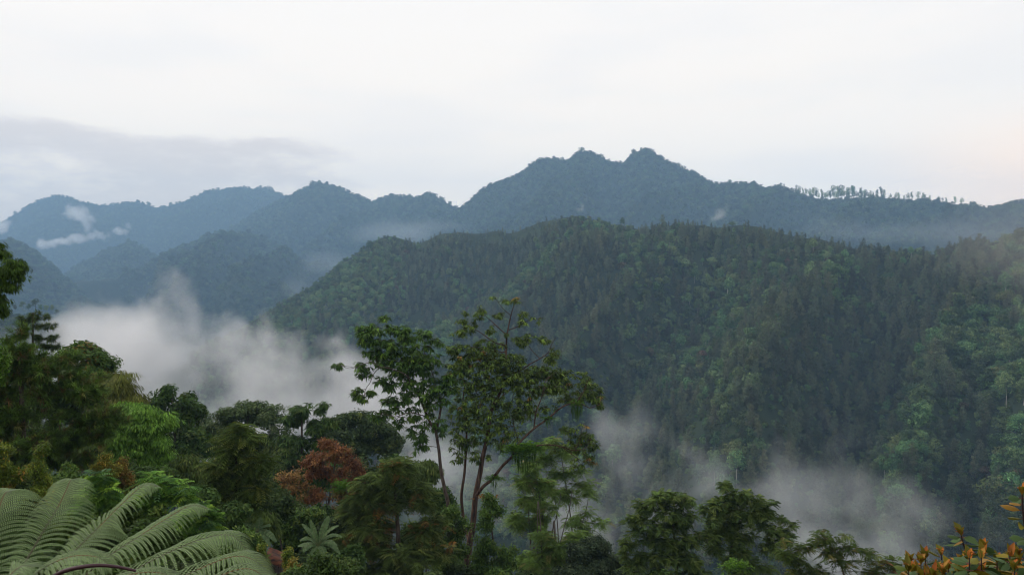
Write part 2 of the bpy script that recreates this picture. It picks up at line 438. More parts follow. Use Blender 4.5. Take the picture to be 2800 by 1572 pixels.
H6 = Layer([(-250, 225), (0, 237.9), (8.5, 236.4), (18.5, 237.9), (28.4, 245), (38.3, 249.2), (51, 259), (64, 273), (90, 295), (150, 320)],
           [(-200, 1750), (200, 1750)], [(-200, 1150), (200, 1150)], [(-200, -140), (340, -140)], 8, 40, 52, lo=-250, hi=240, spur_f=(50., 300.))
KN = Layer([(-250, 300), (-40, 308), (0, 310), (30, 312), (48, 315), (60, 322), (90, 345), (150, 380)],
           [(-200, 900), (200, 900)], [(-200, 620), (200, 620)], [(-200, -150), (340, -150)], 3, 8, 57, lo=-250, hi=190, k=1)
MR = Layer([(150, 372), (200, 345), (240, 322), (259.8, 309), (276.8, 298), (298, 286), (312.3, 278.5), (325, 270), (330.8, 264), (343.6, 254), (357.8, 246), (367.4, 238.9), (376, 233.2), (388.7, 229.2), (397.2, 230.6), (408.6, 233.9), (420, 236.7), (428.5, 231.8), (442.7, 226.4), (456.9, 225), (479.6, 225.4), (496.6, 223.3), (513.7, 225.4), (522.2, 221.8), (536.4, 216.2), (550.6, 212.6), (567.6, 209.1), (581.8, 209.3), (598.8, 211.9), (613, 215.4), (631.5, 219), (648.5, 220.4), (659.9, 217.6), (672.7, 216.2), (685.4, 215), (700.9, 216.2), (726.4, 217.6), (743.5, 215), (763.4, 218.3), (780.4, 223.3), (800.3, 226.8), (814.5, 228.2), (835.8, 231.8), (857, 238.5), (869.8, 236), (885.4, 238.9), (902.5, 241), (913.8, 243), (923.8, 241.5), (930.9, 245), (940.8, 239.5), (953.6, 235), (967.8, 230.4), (996.2, 230.4), (1006, 226.5), (1024, 223.3), (1200, 205)],
           [(150, 1150), (270, 1250), (380, 1320), (560, 1120), (750, 900), (1024, 760), (1300, 650)], [(150, 720), (330, 700), (480, 560), (600, 400), (760, 340), (1024, 320), (1300, 300)],
           [(150, -185), (450, -190), (600, -190), (1024, -172)], 12, 64, 64, lo=130, hi=1350, spur_f=(105., 560.), skew=.24, pw=.95, k=1)

L1.mesh('mountain'); L2.mesh('mountain'); L3.mesh('mountain')
H4.mesh('hill'); H5.mesh('hill'); H6.mesh('hill'); KN.mesh('hill'); MR.mesh('hill', nf=110)

def ground_z(x, y):
    """the slope that falls away below the viewpoint down to the valley floor"""
    r = np.maximum(np.hypot(x, y), .01); px = CX + F * x / np.maximum(y, .5)
    s = np.interp(px, [0, 300, 600, 1024], [.43, .43, .45, .47])
    z = -1.75 - s * np.maximum(y, -30) + (fbm(x / 14 + 40, y / 14 + 40, 5, 3) - .5) * np.clip(r / 12, 0, 2.5)
    floor = -196 + 6 * fbm(x / 200, y / 200, 9, 3)
    k = 14.0
    return np.maximum(z, floor) + k * .25 * np.maximum(1 - np.abs(z - floor) / k, 0) ** 2
gx = np.concatenate([-np.geomspace(4600, 4, 46), np.linspace(-3, 3, 7), np.geomspace(4, 4600, 46)])
gy = np.concatenate([-np.geomspace(900, 4, 20), np.linspace(-3, 3, 5), np.geomspace(4, 4400, 90)])
GX, GY = np.meshgrid(gx, gy, indexing='ij')
V = np.stack([GX, GY, ground_z(GX, GY)], -1).reshape(-1, 3); n_, m_ = GX.shape
i_, j_ = np.meshgrid(np.arange(n_ - 1), np.arange(m_ - 1), indexing='ij')
tag(add_mesh('ground', V, np.stack([i_ * m_ + j_, (i_ + 1) * m_ + j_, (i_ + 1) * m_ + j_ + 1, i_ * m_ + j_ + 1], -1).reshape(-1, 4), M_SOIL, smooth=True), kind='structure')

# ================================================================ forest trees
PAL_BROAD = [(4, (0.0757, 0.1351, 0.0617)), (3, (0.0939, 0.1552, 0.0755)), (1.5, (0.1239, 0.1796, 0.0772)), (1, (0.0544, 0.1006, 0.0549))]
PAL_PINE = [(4, (0.0766, 0.0976, 0.0639)), (3, (0.0902, 0.1087, 0.0714)), (1, (0.1067, 0.1033, 0.0789))]
PAL_YEL = [(3, (0.0847, 0.1148, 0.0504)), (2, (0.0689, 0.1038, 0.0419)), (1, (0.1005, 0.1148, 0.0629))]
PAL_RUST = [(2, (0.085, 0.057, 0.0416)), (2, (0.065, 0.0532, 0.0364))]
protos = bpy.data.collections.new('tree_kinds')          # kept out of the scene; its meshes are what the forests are planted with
BARK = (.07, .055, .042)

def proto_broad(name, h, wd, pal, n, leaf, mat, lobes=5, trunk=True, low=.35, bark=BARK):
    g = Geo(); H = h; lb = []
    for i in range(lobes):
        a = rng.random() * 6.28; rr = wd * .28 * rng.uniform(.4, 1.2)
        z = H * rng.uniform(low + .12, .82)
        lb.append((np.array([math.cos(a) * rr, math.sin(a) * rr, z]), np.array([wd * .3, wd * .3, H * .17]) * rng.uniform(.8, 1.2), 1))
    lb.append((np.array([0, 0, H * .8]), np.array([wd * .27, wd * .27, H * .17]), 1))
    T, O, _ = lobe_points(lb, n, 6)
    leaf_clusters(g, T, O, 'shell', 5, leaf, leaf * .62, pal, leaf * .8)
    if trunk:
        tube(g, smooth_line([(0, 0, -2), (rng.normal(0, .3), rng.normal(0, .3), H * .4), (0, 0, H * .78)], 5), np.linspace(.3, .1, 5), 5, bark)
    return g.build(name, mat, link=False)

def proto_pine(name, h, wd, pal, n, leaf, mat):
    g = Geo(); lb = []
    lev = 10
    for i in range(lev):
        t = i / (lev - 1); z = h * (.22 + .70 * t)
        prof = math.sin(math.pi * (.12 + .80 * t) ** .8) ** .7 * (1 - .35 * t)
        for q in range(4 if t < .8 else 2):
            a = rng.random() * 6.28; R = wd * .42 * prof * rng.uniform(.3, 1.1)
            lb.append((np.array([math.cos(a) * R, math.sin(a) * R, z + rng.normal(0, .6)]), np.array([wd * .19, wd * .19, h * .06]) * (1.1 - .35 * t) * rng.uniform(.8, 1.2), 1.1 - t * .55))
    T, O, _ = lobe_points(lb, n, 1.5)
    leaf_clusters(g, T, nz(O + np.array([0, 0, .2])), 'shell', 6, leaf, leaf * .34, pal, leaf * 1.1)
    tube(g, smooth_line([(0, 0, -2), (rng.normal(0, .2), rng.normal(0, .2), h * .5), (0, 0, h * .93)], 6), np.linspace(.32, .06, 6), 5, (.085, .07, .058))
    return g.build(name, mat, link=False)

K = {}
def reg(o, fam):
    protos.objects.link(o); K.setdefault(fam, []).append(o)
for i in range(4): reg(proto_broad('a_broad', rng.uniform(12, 16), rng.uniform(10, 13), PAL_BROAD, 300, .95, M_FOREST, 8, low=.2), 'broad')
for i in range(2): reg(proto_broad('b_pale', rng.uniform(12, 15), rng.uniform(9, 12), PAL_YEL, 280, .9, M_FOREST, 8, low=.25), 'pale')
for i in range(4): reg(proto_pine('c_pine', rng.uniform(19, 24), rng.uniform(9, 12), PAL_PINE, 420, .95, M_FOREST), 'pine')
reg(proto_broad('b_tall', 21, 9, PAL_BROAD, 220, .95, M_FOREST, 6, low=.55, bark=(.30, .28, .24)), 'pale')
reg(proto_broad('d_rust', 12, 9, PAL_RUST, 170, .95, M_FOREST, 5, low=.25), 'rust')
for i in range(4): reg(proto_broad('e_far', rng.uniform(12, 15), rng.uniform(13, 16), [(3, (.035, .062, .024)), (2, (.045, .07, .03)), (1, (.06, .08, .035))], 46, 2.6, M_FAR, 5, False, low=.2), 'far')
for i in range(3): reg(proto_broad('f_umbrella', 24, (12, 16, 9)[i], PAL_BROAD, (120, 140, 100)[i], 1.5, M_FAR, (6, 7, 5)[i], True, low=(.22, .34, .15)[i]), 'umbrella')
for f in K:
    for i, o in enumerate(K[f]): o.name = 'kind_%s_%d' % (f, i)
ORDER = sorted([o.name for o in protos.objects])
INDEX = {n: i for i, n in enumerate(ORDER)}
def kind_index(fam, n):
    ids = np.array([INDEX[o.name] for o in K[fam]]); return ids[rng.integers(0, len(ids), n)]

def gn_forest(name, pts, idx, scale, label=None, lean=.06):
    me = bpy.data.meshes.new(name); n = len(pts)
    me.vertices.add(n); me.vertices.foreach_set('co', np.asarray(pts, np.float32).ravel())
    a = me.attributes.new('kind_id', 'INT', 'POINT'); a.data.foreach_set('value', np.asarray(idx, np.int32))
    a = me.attributes.new('size', 'FLOAT', 'POINT'); a.data.foreach_set('value', np.asarray(scale, np.float32))
    rot = np.stack([rng.normal(0, lean, n), rng.normal(0, lean, n), rng.random(n) * 6.283], 1).astype(np.float32)
    a = me.attributes.new('turn', 'FLOAT_VECTOR', 'POINT'); a.data.foreach_set('vector', rot.ravel())
    o = bpy.data.objects.new(name, me); COL.objects.link(o)
    ng = bpy.data.node_groups.new('plant_' + name, 'GeometryNodeTree')
    ng.interface.new_socket('Geometry', in_out='INPUT', socket_type='NodeSocketGeometry')
    ng.interface.new_socket('Geometry', in_out='OUTPUT', socket_type='NodeSocketGeometry')
    gi = ng.nodes.new('NodeGroupInput'); go = ng.nodes.new('NodeGroupOutput')
    ci = ng.nodes.new('GeometryNodeCollectionInfo'); ci.inputs['Collection'].default_value = protos
    ci.inputs['Separate Children'].default_value = True; ci.inputs['Reset Children'].default_value = True
    ip = ng.nodes.new('GeometryNodeInstanceOnPoints'); ip.inputs['Pick Instance'].default_value = True
    def attr(nm, ty):
        x = ng.nodes.new('GeometryNodeInputNamedAttribute'); x.data_type = ty; x.inputs[0].default_value = nm; return x.outputs[0]
    lk = ng.links.new
    lk(gi.outputs[0], ip.inputs['Points']); lk(ci.outputs[0], ip.inputs['Instance'])
    lk(attr('kind_id', 'INT'), ip.inputs['Instance Index']); lk(attr('turn', 'FLOAT_VECTOR'), ip.inputs['Rotation'])
    lk(attr('size', 'FLOAT'), ip.inputs['Scale']); lk(ip.outputs[0], go.inputs[0])
    md = o.modifiers.new('planting', 'NODES'); md.node_group = ng
    tag(o, label, 'forest', kind='stuff')
    return o

def far_forest(layer, name, space, lo, hi, label, size=(.75, 1.25), sink=2, tmax=.9):
    p, px, t = layer.scatter(space * FARK, lo, hi, tmax)
    n = len(p); p[:, 2] -= sink * FARK
    sc_ = rng.uniform(*size, n) * rng.uniform(.85, 1.1, n) * FARK
    sc_ = np.where(rng.random(n) < .1, sc_ * rng.uniform(1.2, 1.6, n), sc_)
    gn_forest(name, p, kind_index('far', n), sc_, label)
    return n

cnt = []
cnt.append(far_forest(L1, 'forest', 12.5, -70, 330, 'blue hazy forest over the farthest mountain on the left', sink=5))
cnt.append(far_forest(L2, 'forest', 11, 150, 500, 'blue forest on the rounded middle peak left of the saddle', sink=5))
cnt.append(far_forest(L3, 'forest', 9.5, 330, 1090, 'dark blue forest on the highest three-peaked mountain', size=(.55, 1.0), sink=4))
cnt.append(far_forest(H4, 'forest', 9, 120, 460, 'forest on the dark hill in front of the middle peak', size=(.55, .95), sink=4))
cnt.append(far_forest(H5, 'forest', 10.5, 0, 260, 'forest on the small hazy hill below the two drifting clouds', size=(.55, .95), sink=4))
cnt.append(far_forest(H6, 'forest', 9, -70, 200, 'forest on the hazy slope at the far left edge', size=(.5, .9), sink=4))

# the near ridge: tall pines on the crest and on the right, leafy trees in the middle of the slope
p, px, t = MR.scatter(7.4, 190, 1090, .99)
n = len(p)
pn = fbm(px / 60, t * 4, 77, 3)
prob_pine = np.clip(np.interp(px, [300, 450, 560, 700, 1024], [.15, .25, .45, .62, .62]) + (.10 - t) * 1.0 * (t < .12) * (px > 380) + (pn - .5) * 2.4, 0, 1)
u = rng.random(n)
is_pine = u < prob_pine
br = rng.random(n)
pp = fbm(px / 35 + 9, p[:, 1] / 60, 91, 3)
idx = np.where(is_pine, kind_index('pine', n), np.where(br < np.interp(pp, [.35, .65], [.95, .55]), kind_index('broad', n), np.where(br < .965, kind_index('pale', n), kind_index('rust', n))))
size = np.where(is_pine, rng.uniform(.55, .98, n), rng.uniform(.5, 1.25, n)) * np.interp(p[:, 1], [300, 900, 1300], [1.2, 1.0, .85])
size *= np.where(t < .05, np.where(is_pine, .46, .6), 1) * np.where(rng.random(n) < .06, 1.3, 1)
keep = ~(is_pine & (rng.random(n) < .25)) & (rng.random(n) > np.interp(p[:, 1], [300, 700], [.30, .05]))
p, px, t, idx, size, is_pine = p[keep], px[keep], t[keep], idx[keep], size[keep], is_pine[keep]
p[:, 2] -= np.where(is_pine, 3.0, 3.5) * size
pu, pxu, tu = MR.scatter(5.6, 250, 1090, .99)
ku = (pu[:, 1] < 820) & (rng.random(len(pu)) < .8); pu = pu[ku]; pu[:, 2] -= 2.0
gn_forest('understorey', pu, kind_index('broad', len(pu)), rng.uniform(.25, .5, len(pu)), 'low leafy understorey between the trees of the middle ridge')
# the largest ones in the picture are trees of their own
show = (px > 560) & (px < 1040) & (t < .97)
near = np.where(show, p[:, 1], 1e9)
sel = np.argsort(near)[:270]
rest = np.ones(len(p), bool); rest[sel] = False
cnt.append(int(rest.sum()))
gn_forest('forest', p[rest], idx[rest], size[rest], 'dense mixed pine and broadleaf forest over the middle ridge')
ZONES = [(660, 'behind the feathery light green trees'), (760, 'above the pair of round dark trees'), (870, 'above the olive feathery tree'), (2000, 'above the orange-tipped shrub')]
NAMES = {'pine': ('pine_tree', 'tall olive pine on the far misty slope', 'pine tree'), 'broad': ('broadleaf_tree', 'dark green leafy tree on the far misty slope', 'tree'),
         'pale': ('broadleaf_tree', 'pale yellow-green leafy tree on the far misty slope', 'tree'), 'rust': ('broadleaf_tree', 'rusty brown leafy tree on the far misty slope', 'tree')}
fam_of = {}
for f in K:
    for o in K[f]: fam_of[INDEX[o.name]] = f
for q in sel:
    f = fam_of[int(idx[q])]; nm, lab, cat = NAMES[f]
    zone = next(z for lim, z in ZONES if px[q] < lim)
    o = bpy.data.objects.new(nm, protos.objects[ORDER[int(idx[q])]].data); COL.objects.link(o)
    o.location = p[q]; o.scale = (size[q],) * 3; o.rotation_euler = (rng.normal(0, .04), rng.normal(0, .04), rng.random() * 6.28)
    tag(o, lab + ' ' + zone, cat, '%s trees on the far slope %s' % ({'pine': 'pine', 'broad': 'dark leafy', 'pale': 'pale leafy', 'rust': 'rusty'}[f], zone))

# slim trees standing free on the skyline of the right-hand ridge
sky_px = [796, 800, 803, 807, 810, 814, 817, 819, 822, 825, 828, 830, 833, 835, 838, 840, 842, 844, 847, 849, 851, 854, 857, 860, 864, 867, 880, 885, 895, 900, 903, 908, 912, 917, 922, 946, 955, 961]
sky_px += [798, 805, 812, 816, 821, 827, 832, 837, 841, 846, 850, 853, 858, 862, 870, 874, 877, 889, 925, 931, 938]
for q, x_ in enumerate(sky_px):
    rc_, zc_ = L3.crest(np.array([float(x_)])); rc_ = rc_[0]
    hpx = np.interp(x_, [796, 815, 835, 867, 880, 919, 965], [4, 8, 12, 10, 9, 6, 5]) * rng.uniform(.35, 1.0) * (1 if q < 38 else .7)
    x_ += rng.uniform(-1.5, 1.5)
    hh = hpx * rc_ / F + L3.tree
    o = bpy.data.objects.new('ridge_tree', K['umbrella'][q % 3].data); COL.objects.link(o)
    o.location = P(x_, CY, rc_ + rng.uniform(-8, 8)); o.location.z = zc_[0] - 1
    o.scale = (hh / 24 * rng.uniform(.7, .95), hh / 24 * .8, (hh + 1) / 23); o.rotation_euler = (0, rng.normal(0, .05), rng.random() * 6.28)
    where = 'in the dense row' if x_ < 872 else ('in the loose gap right of the dense row' if x_ < 930 else 'near the dip at the right end')
    tag(o, 'slim umbrella-crowned tree on the right skyline ' + where, 'tree', 'skyline trees ' + where)
# the knoll that stands out of the mist on the left
for q, (x_, y_, s_) in enumerate([(22, 300, .62), (29, 303, .55), (35.5, 297, .85), (41, 304, .55), (46, 303.5, .6), (52, 304, .6), (57, 308, .5), (15, 304, .5), (8, 303, .5)]):
    o = bpy.data.objects.new('knoll_tree', K['broad'][q % 4].data); COL.objects.link(o)
    zt = P(x_, y_, 895)[2]; o.location = (P(x_, y_, 895)[0], 895, zt - 15 * s_); o.scale = (s_ * .9, s_ * .9, s_ * 1.05)
    o.rotation_euler = (0, 0, q * 1.3)
    tag(o, 'tallest round tree on the hazy knoll rising from the mist' if q == 2 else 'small dark tree on the hazy knoll rising from the mist', 'tree', None if q == 2 else 'trees on the misty knoll')
p, px, t = KN.scatter(8, -60, 150, .9); p[:, 2] -= 4
gn_forest('forest', p, kind_index('far', len(p)), rng.uniform(.4, .7, len(p)), 'low forest covering the hazy knoll in the mist')
print('FOREST', cnt)
# ================================================================ haze and mist
hz = bpy.data.meshes.new('haze')
X0, X1, Y0, Y1, Z0, Z1 = -5600, 5600, -1000, 5800, -199, 830
vv = [(x, y, z) for z in (Z0, Z1) for y in (Y0, Y1) for x in (X0, X1)]
hz.from_pydata(vv, [], [(0, 2, 3, 1), (4, 5, 7, 6), (0, 1, 5, 4), (2, 6, 7, 3), (0, 4, 6, 2), (1, 3, 7, 5)])
hzo = bpy.data.objects.new('haze', hz); COL.objects.link(hzo); tag(hzo, kind='stuff')
def vol_mat(name, color, density, emit=0, aniso=0.0):
    m, nt, N, L = new_mat(name)
    o = N.new('ShaderNodeOutputMaterial'); v = N.new('ShaderNodeVolumePrincipled')
    v.inputs['Color'].default_value = (*color, 1); v.inputs['Density'].default_value = density
    v.inputs['Anisotropy'].default_value = aniso
    L.new(v.outputs[0], o.inputs['Volume'])
    return m
HAZE_D = .000178
m_h = vol_mat('haze_air', (.43, .69, 1.0), HAZE_D)
hz.materials.append(m_h)

def mist(name, label, blobs, density, voxel, warp=(14, .012), cut=.35, nsc=.02, color=(1.0, .99, .995), seed=0.0, soft=1.0, wz=1.0):
    """a bank of mist: soft blobs (px, py, r, rx, ry in pixels, depth in metres, weight) torn by noise, voxelised by geometry nodes"""
    me = bpy.data.meshes.new(name); o = bpy.data.objects.new(name, me); COL.objects.link(o)
    ng = bpy.data.node_groups.new('mist', 'GeometryNodeTree')
    ng.interface.new_socket('Geometry', in_out='INPUT', socket_type='NodeSocketGeometry')
    ng.interface.new_socket('Geometry', in_out='OUTPUT', socket_type='NodeSocketGeometry')
    go = ng.nodes.new('NodeGroupOutput'); lk = ng.links.new
    C = np.array([P(b[0], b[1], b[2]) for b in blobs])
    R = np.array([(b[3] * b[2] / F, b[5], b[4] * b[2] / F) for b in blobs]); W = [b[6] for b in blobs]
    mn = (C - R * 1.3).min(0) - warp[0] * .6; mx = (C + R * 1.3).max(0) + warp[0] * .6
    pos = ng.nodes.new('GeometryNodeInputPosition').outputs[0]
    def vm(op, a, b):
        n = ng.nodes.new('ShaderNodeVectorMath'); n.operation = op
        for i, v in enumerate((a, b)):
            if v is None: continue
            if isinstance(v, (tuple, list, np.ndarray)): n.inputs[i].default_value = tuple(float(x) for x in v)
            else: lk(v, n.inputs[i])
        return n
    def ma(op, a, b=0.0, clamp=False):
        n = ng.nodes.new('ShaderNodeMath'); n.operation = op; n.use_clamp = clamp
        for i, v in enumerate((a, b)):
            if isinstance(v, (int, float, np.floating)): n.inputs[i].default_value = float(v)
            else: lk(v, n.inputs[i])
        return n.outputs[0]
    def noise(vec, sc, det, rough=.55):
        n = ng.nodes.new('ShaderNodeTexNoise'); n.inputs['Scale'].default_value = sc; n.inputs['Detail'].default_value = det
        n.inputs['Roughness'].default_value = rough; lk(vec, n.inputs['Vector']); return n
    off = vm('ADD', pos, (seed * 37.1, seed * 11.3, seed * 71.7)).outputs[0]
    wn = noise(off, warp[1], 3)
    d = vm('SUBTRACT', wn.outputs['Color'], (.5, .5, .5)).outputs[0]
    d = vm('MULTIPLY', d, (warp[0] * 2, warp[0] * 2, warp[0] * 2 * wz)).outputs[0]
    pw = vm('ADD', pos, d).outputs[0]
    tot = None
    for c, r, w_ in zip(C, R, W):
        q = vm('DIVIDE', vm('SUBTRACT', pw, c).outputs[0], r).outputs[0]
        ln = vm('LENGTH', q, None).outputs['Value']
        mr = ng.nodes.new('ShaderNodeMapRange'); mr.interpolation_type = 'SMOOTHSTEP'
        lk(ln, mr.inputs[0]); mr.inputs[1].default_value = 1.25; mr.inputs[2].default_value = .15
        mr.inputs[3].default_value = 0; mr.inputs[4].default_value = float(w_)
        tot = mr.outputs[0] if tot is None else ma('ADD', tot, mr.outputs[0])
    tot = ma('MINIMUM', tot, 1.3)
    fn = noise(vm('MULTIPLY', off, (1, 1, .75)).outputs[0], nsc, 6, .6).outputs[0]
    fn = ma('MULTIPLY', ma('SUBTRACT', fn, .5), 2.4)
    dn = ma('MAXIMUM', ma('SUBTRACT', ma('ADD', tot, ma('MULTIPLY', fn, cut)), cut * .45), 0.0)
    dn = ma('MULTIPLY', dn, ma('MULTIPLY', ma('MINIMUM', tot, .35), 1 / .35))
    dn = ma('MULTIPLY', ma('MINIMUM', dn, 1.2), density)
    vc = ng.nodes.new('GeometryNodeVolumeCube'); lk(dn, vc.inputs['Density'])
    vc.inputs['Min'].default_value = tuple(float(x) for x in mn); vc.inputs['Max'].default_value = tuple(float(x) for x in mx)
    res = np.clip(((mx - mn) / np.array([voxel, voxel * 2.2, voxel])).astype(int), 8, 220)
    for i, a in enumerate('XYZ'): vc.inputs['Resolution ' + a].default_value = int(res[i])
    sm = ng.nodes.new('GeometryNodeSetMaterial'); sm.inputs['Material'].default_value = vol_mat('mist_vapour', color, 1.0)
    lk(vc.outputs[0], sm.inputs[0]); lk(sm.outputs[0], go.inputs[0])
    md = o.modifiers.new('vapour', 'NODES'); md.node_group = ng
    tag(o, label, 'mist', kind='stuff')
    return o

mist('mist', 'thick white mist bank filling the valley on the left', [
    (45, 335, 570, 50, 26, 70, .8), (70, 322, 560, 40, 20, 60, .75), (105, 325, 560, 50, 24, 60, .85), (130, 345, 540, 90, 36, 90, 1), (215, 362, 520, 90, 38, 90, 1), (310, 378, 520, 80, 36, 80, 1), (385, 388, 500, 60, 36, 70, .85), (345, 358, 540, 34, 20, 50, .7),
    (100, 303, 565, 46, 10, 40, .5), (150, 312, 560, 16, 34, 40, .8), (172, 300, 560, 13, 34, 36, .8), (190, 318, 555, 16, 30, 36, .75), (160, 284, 565, 16, 10, 30, .45), (172, 278, 565, 8, 8, 24, .4), (136, 300, 560, 12, 18, 30, .5), (205, 335, 550, 26, 24, 40, .75), (240, 345, 545, 24, 18, 40, .7),
    (265, 336, 545, 14, 22, 36, .7), (282, 350, 545, 20, 16, 36, .6), (230, 425, 500, 170, 40, 90, 1.1), (90, 385, 520, 110, 50, 90, 1.1), (330, 425, 480, 100, 34, 80, .9), (305, 345, 560, 10, 12, 26, .4), (50, 302, 570, 26, 9, 40, .4), (420, 430, 430, 55, 46, 60, .9), (400, 400, 470, 50, 30, 60, .8)],
    .021, 2.4, warp=(34, .022), cut=1.2, nsc=.026, seed=1)
mist('mist', 'torn plumes of mist rising from the white bank in front of the dark hill', [
    (146, 322, 590, 12, 30, 36, .8), (160, 308, 590, 9, 34, 34, .8), (174, 304, 590, 9, 38, 34, .85), (188, 316, 590, 11, 32, 34, .8), (158, 288, 590, 9, 16, 26, .4), (180, 286, 590, 6, 18, 24, .4), (194, 290, 590, 5, 16, 22, .4), (134, 312, 590, 10, 24, 30, .6), (118, 310, 590, 16, 16, 30, .6), (96, 308, 590, 22, 12, 30, .6), (70, 304, 590, 18, 10, 26, .55),
    (206, 330, 590, 16, 28, 36, .7), (236, 336, 585, 14, 24, 30, .6), (262, 334, 585, 9, 26, 30, .65), (284, 344, 580, 13, 20, 30, .55), (308, 348, 580, 14, 16, 26, .5), (340, 352, 575, 20, 12, 26, .6), (370, 358, 570, 14, 10, 24, .5), (150, 285, 600, 24, 16, 30, .25)], .026, 2.0, warp=(32, .024), cut=1.1, nsc=.036, seed=33, wz=1.6)
mist('mist', 'thin mist drifting up the valley behind the tall bare-topped tree', [
    (425, 470, 330, 44, 34, 50, .95), (470, 480, 320, 50, 50, 50, .6), (540, 500, 310, 60, 50, 50, .6), (610, 440, 335, 26, 30, 36, .5), (600, 428, 330, 34, 26, 40, .5), (622, 462, 305, 34, 40, 40, .6), (590, 520, 300, 40, 40, 50, .7), (640, 440, 335, 24, 34, 36, .5), (660, 515, 300, 40, 28, 40, .55),
    (705, 470, 335, 26, 22, 36, .5), (735, 486, 330, 40, 26, 40, .6), (765, 474, 338, 34, 16, 30, .55), (790, 498, 332, 46, 26, 40, .65), (690, 500, 320, 40, 24, 40, .5), (805, 540, 300, 90, 30, 50, .65), (860, 512, 325, 50, 28, 40, .55), (905, 500, 335, 26, 32, 30, .6),
    (925, 535, 320, 46, 30, 40, .55), (825, 424, 350, 26, 16, 26, .4), (846, 442, 350, 16, 14, 24, .35), (980, 520, 330, 40, 30, 40, .4), (870, 560, 280, 120, 26, 50, .65), (760, 445, 345, 50, 20, 26, .35), (820, 474, 340, 70, 30, 36, .45), (620, 415, 340, 30, 22, 30, .4), (700, 450, 340, 40, 20, 30, .4), (940, 470, 345, 30, 30, 30, .3), (660, 470, 330, 24, 24, 30, .5)], .020, 1.7, warp=(26, .026), cut=.72, nsc=.030, seed=5, color=(.97, .985, 1.0))
mist('cloud_wisp', 'bright round cloud puff hanging on the far left mountain', [(78, 213, 4292, 17, 10, 70, 1), (88, 222, 4292, 12, 8, 60, .9), (70, 208, 4292, 9, 6, 50, .6), (90, 230, 4292, 10, 5, 50, .5)], .035, 4.2, warp=(48, .016), cut=.95, nsc=.022, seed=7)
mist('cloud_wisp', 'long streak of white cloud under the round puff', [(48, 244, 4263, 17, 6, 60, .9), (70, 240, 4263, 22, 6, 60, 1), (95, 236, 4263, 20, 5.5, 60, .95), (118, 231, 4263, 14, 5, 50, .8), (130, 226, 4263, 6, 3, 40, .5)], .04, 4.2, warp=(48, .016), cut=.95, nsc=.022, seed=9)
mist('cloud_wisp', 'white cloud puff cut by the left edge of the view', [(3, 222, 4292, 12, 8, 60, .9), (0, 230, 4292, 9, 6, 60, .9), (-15, 226, 4292, 20, 12, 70, 1)], .035, 4.2, warp=(48, .016), cut=.95, nsc=.022, seed=12)
mist('mist', 'faint mist lying in the gap behind the middle ridge', [(395, 232, 1800, 60, 12, 140, .8), (440, 222, 1800, 50, 8, 100, .5), (330, 262, 1500, 50, 18, 120, .5), (300, 290, 1450, 30, 20, 120, .4), (640, 214, 1500, 60, 10, 80, .25), (850, 228, 1250, 90, 16, 90, .45), (930, 228, 1150, 90, 18, 90, .55), (770, 216, 1300, 60, 8, 60, .35)], .0035, 7.0, warp=(40, .006), cut=.3, nsc=.008, seed=15, color=(.80, .90, 1.0))
mist('mist_wisp', 'small wisp of mist rising behind the crest below the highest peak', [(720, 214, 1010, 5, 6, 18, .9), (727, 207, 1010, 3, 5, 14, .5), (716, 218, 1010, 8, 3, 18, .8)], .022, 2.2, warp=(7, .04), cut=.4, nsc=.05, seed=18)
mist('mist_wisp', 'thin plume of mist rising from the top of the middle ridge', [(582, 206, 1180, 2.4, 6, 14, .8), (586, 199, 1180, 2, 5, 12, .5), (578, 209, 1180, 5, 2.5, 14, .6)], .02, 2.2, warp=(6, .04), cut=.4, nsc=.05, seed=21)
mist('mist', 'soft warm veil of mist over the ridge at the right edge', [(1020, 225, 560, 80, 60, 90, .8), (1050, 270, 520, 80, 80, 90, .8), (975, 240, 600, 80, 50, 80, .4)], .0013, 5.0, warp=(30, .008), cut=.2, nsc=.008, seed=24, color=(1.0, .93, .90))
# ================================================================ foreground trees on the near slope
def lobes_at(r, L, dz=1.0):
    """lobes given in picture pixels (px, py, rx, ry[, weight[, dr]]) at distance r -> metres"""
    out = []
    for l in L:
        px, py, rx, ry = l[:4]; wt = l[4] if len(l) > 4 else rx * ry; dr = l[5] if len(l) > 5 else 0
        rr = r + dr
        out.append((P(px, py, rr), np.array([rx * rr / F, (rx + ry) * .5 * rr / F * dz, ry * rr / F]), wt))
    return out

def split_lobes(LB, k=4, f=.60, flat=.82):
    """break every lobe into a few smaller flattened sprays, so that gaps and layers show between them"""
    out = []
    for c, r, wt in LB:
        for i in range(k):
            dd = rand_dirs(1)[0]; dd[2] = dd[2] * .8 + .15
            ff = f * rng.uniform(.7, 1.3)
            out.append((c + dd * r * rng.uniform(.45, .95), np.array([r[0] * ff, r[1] * ff, r[2] * ff * flat]), wt * rng.uniform(.3, 1.3)))
    return out

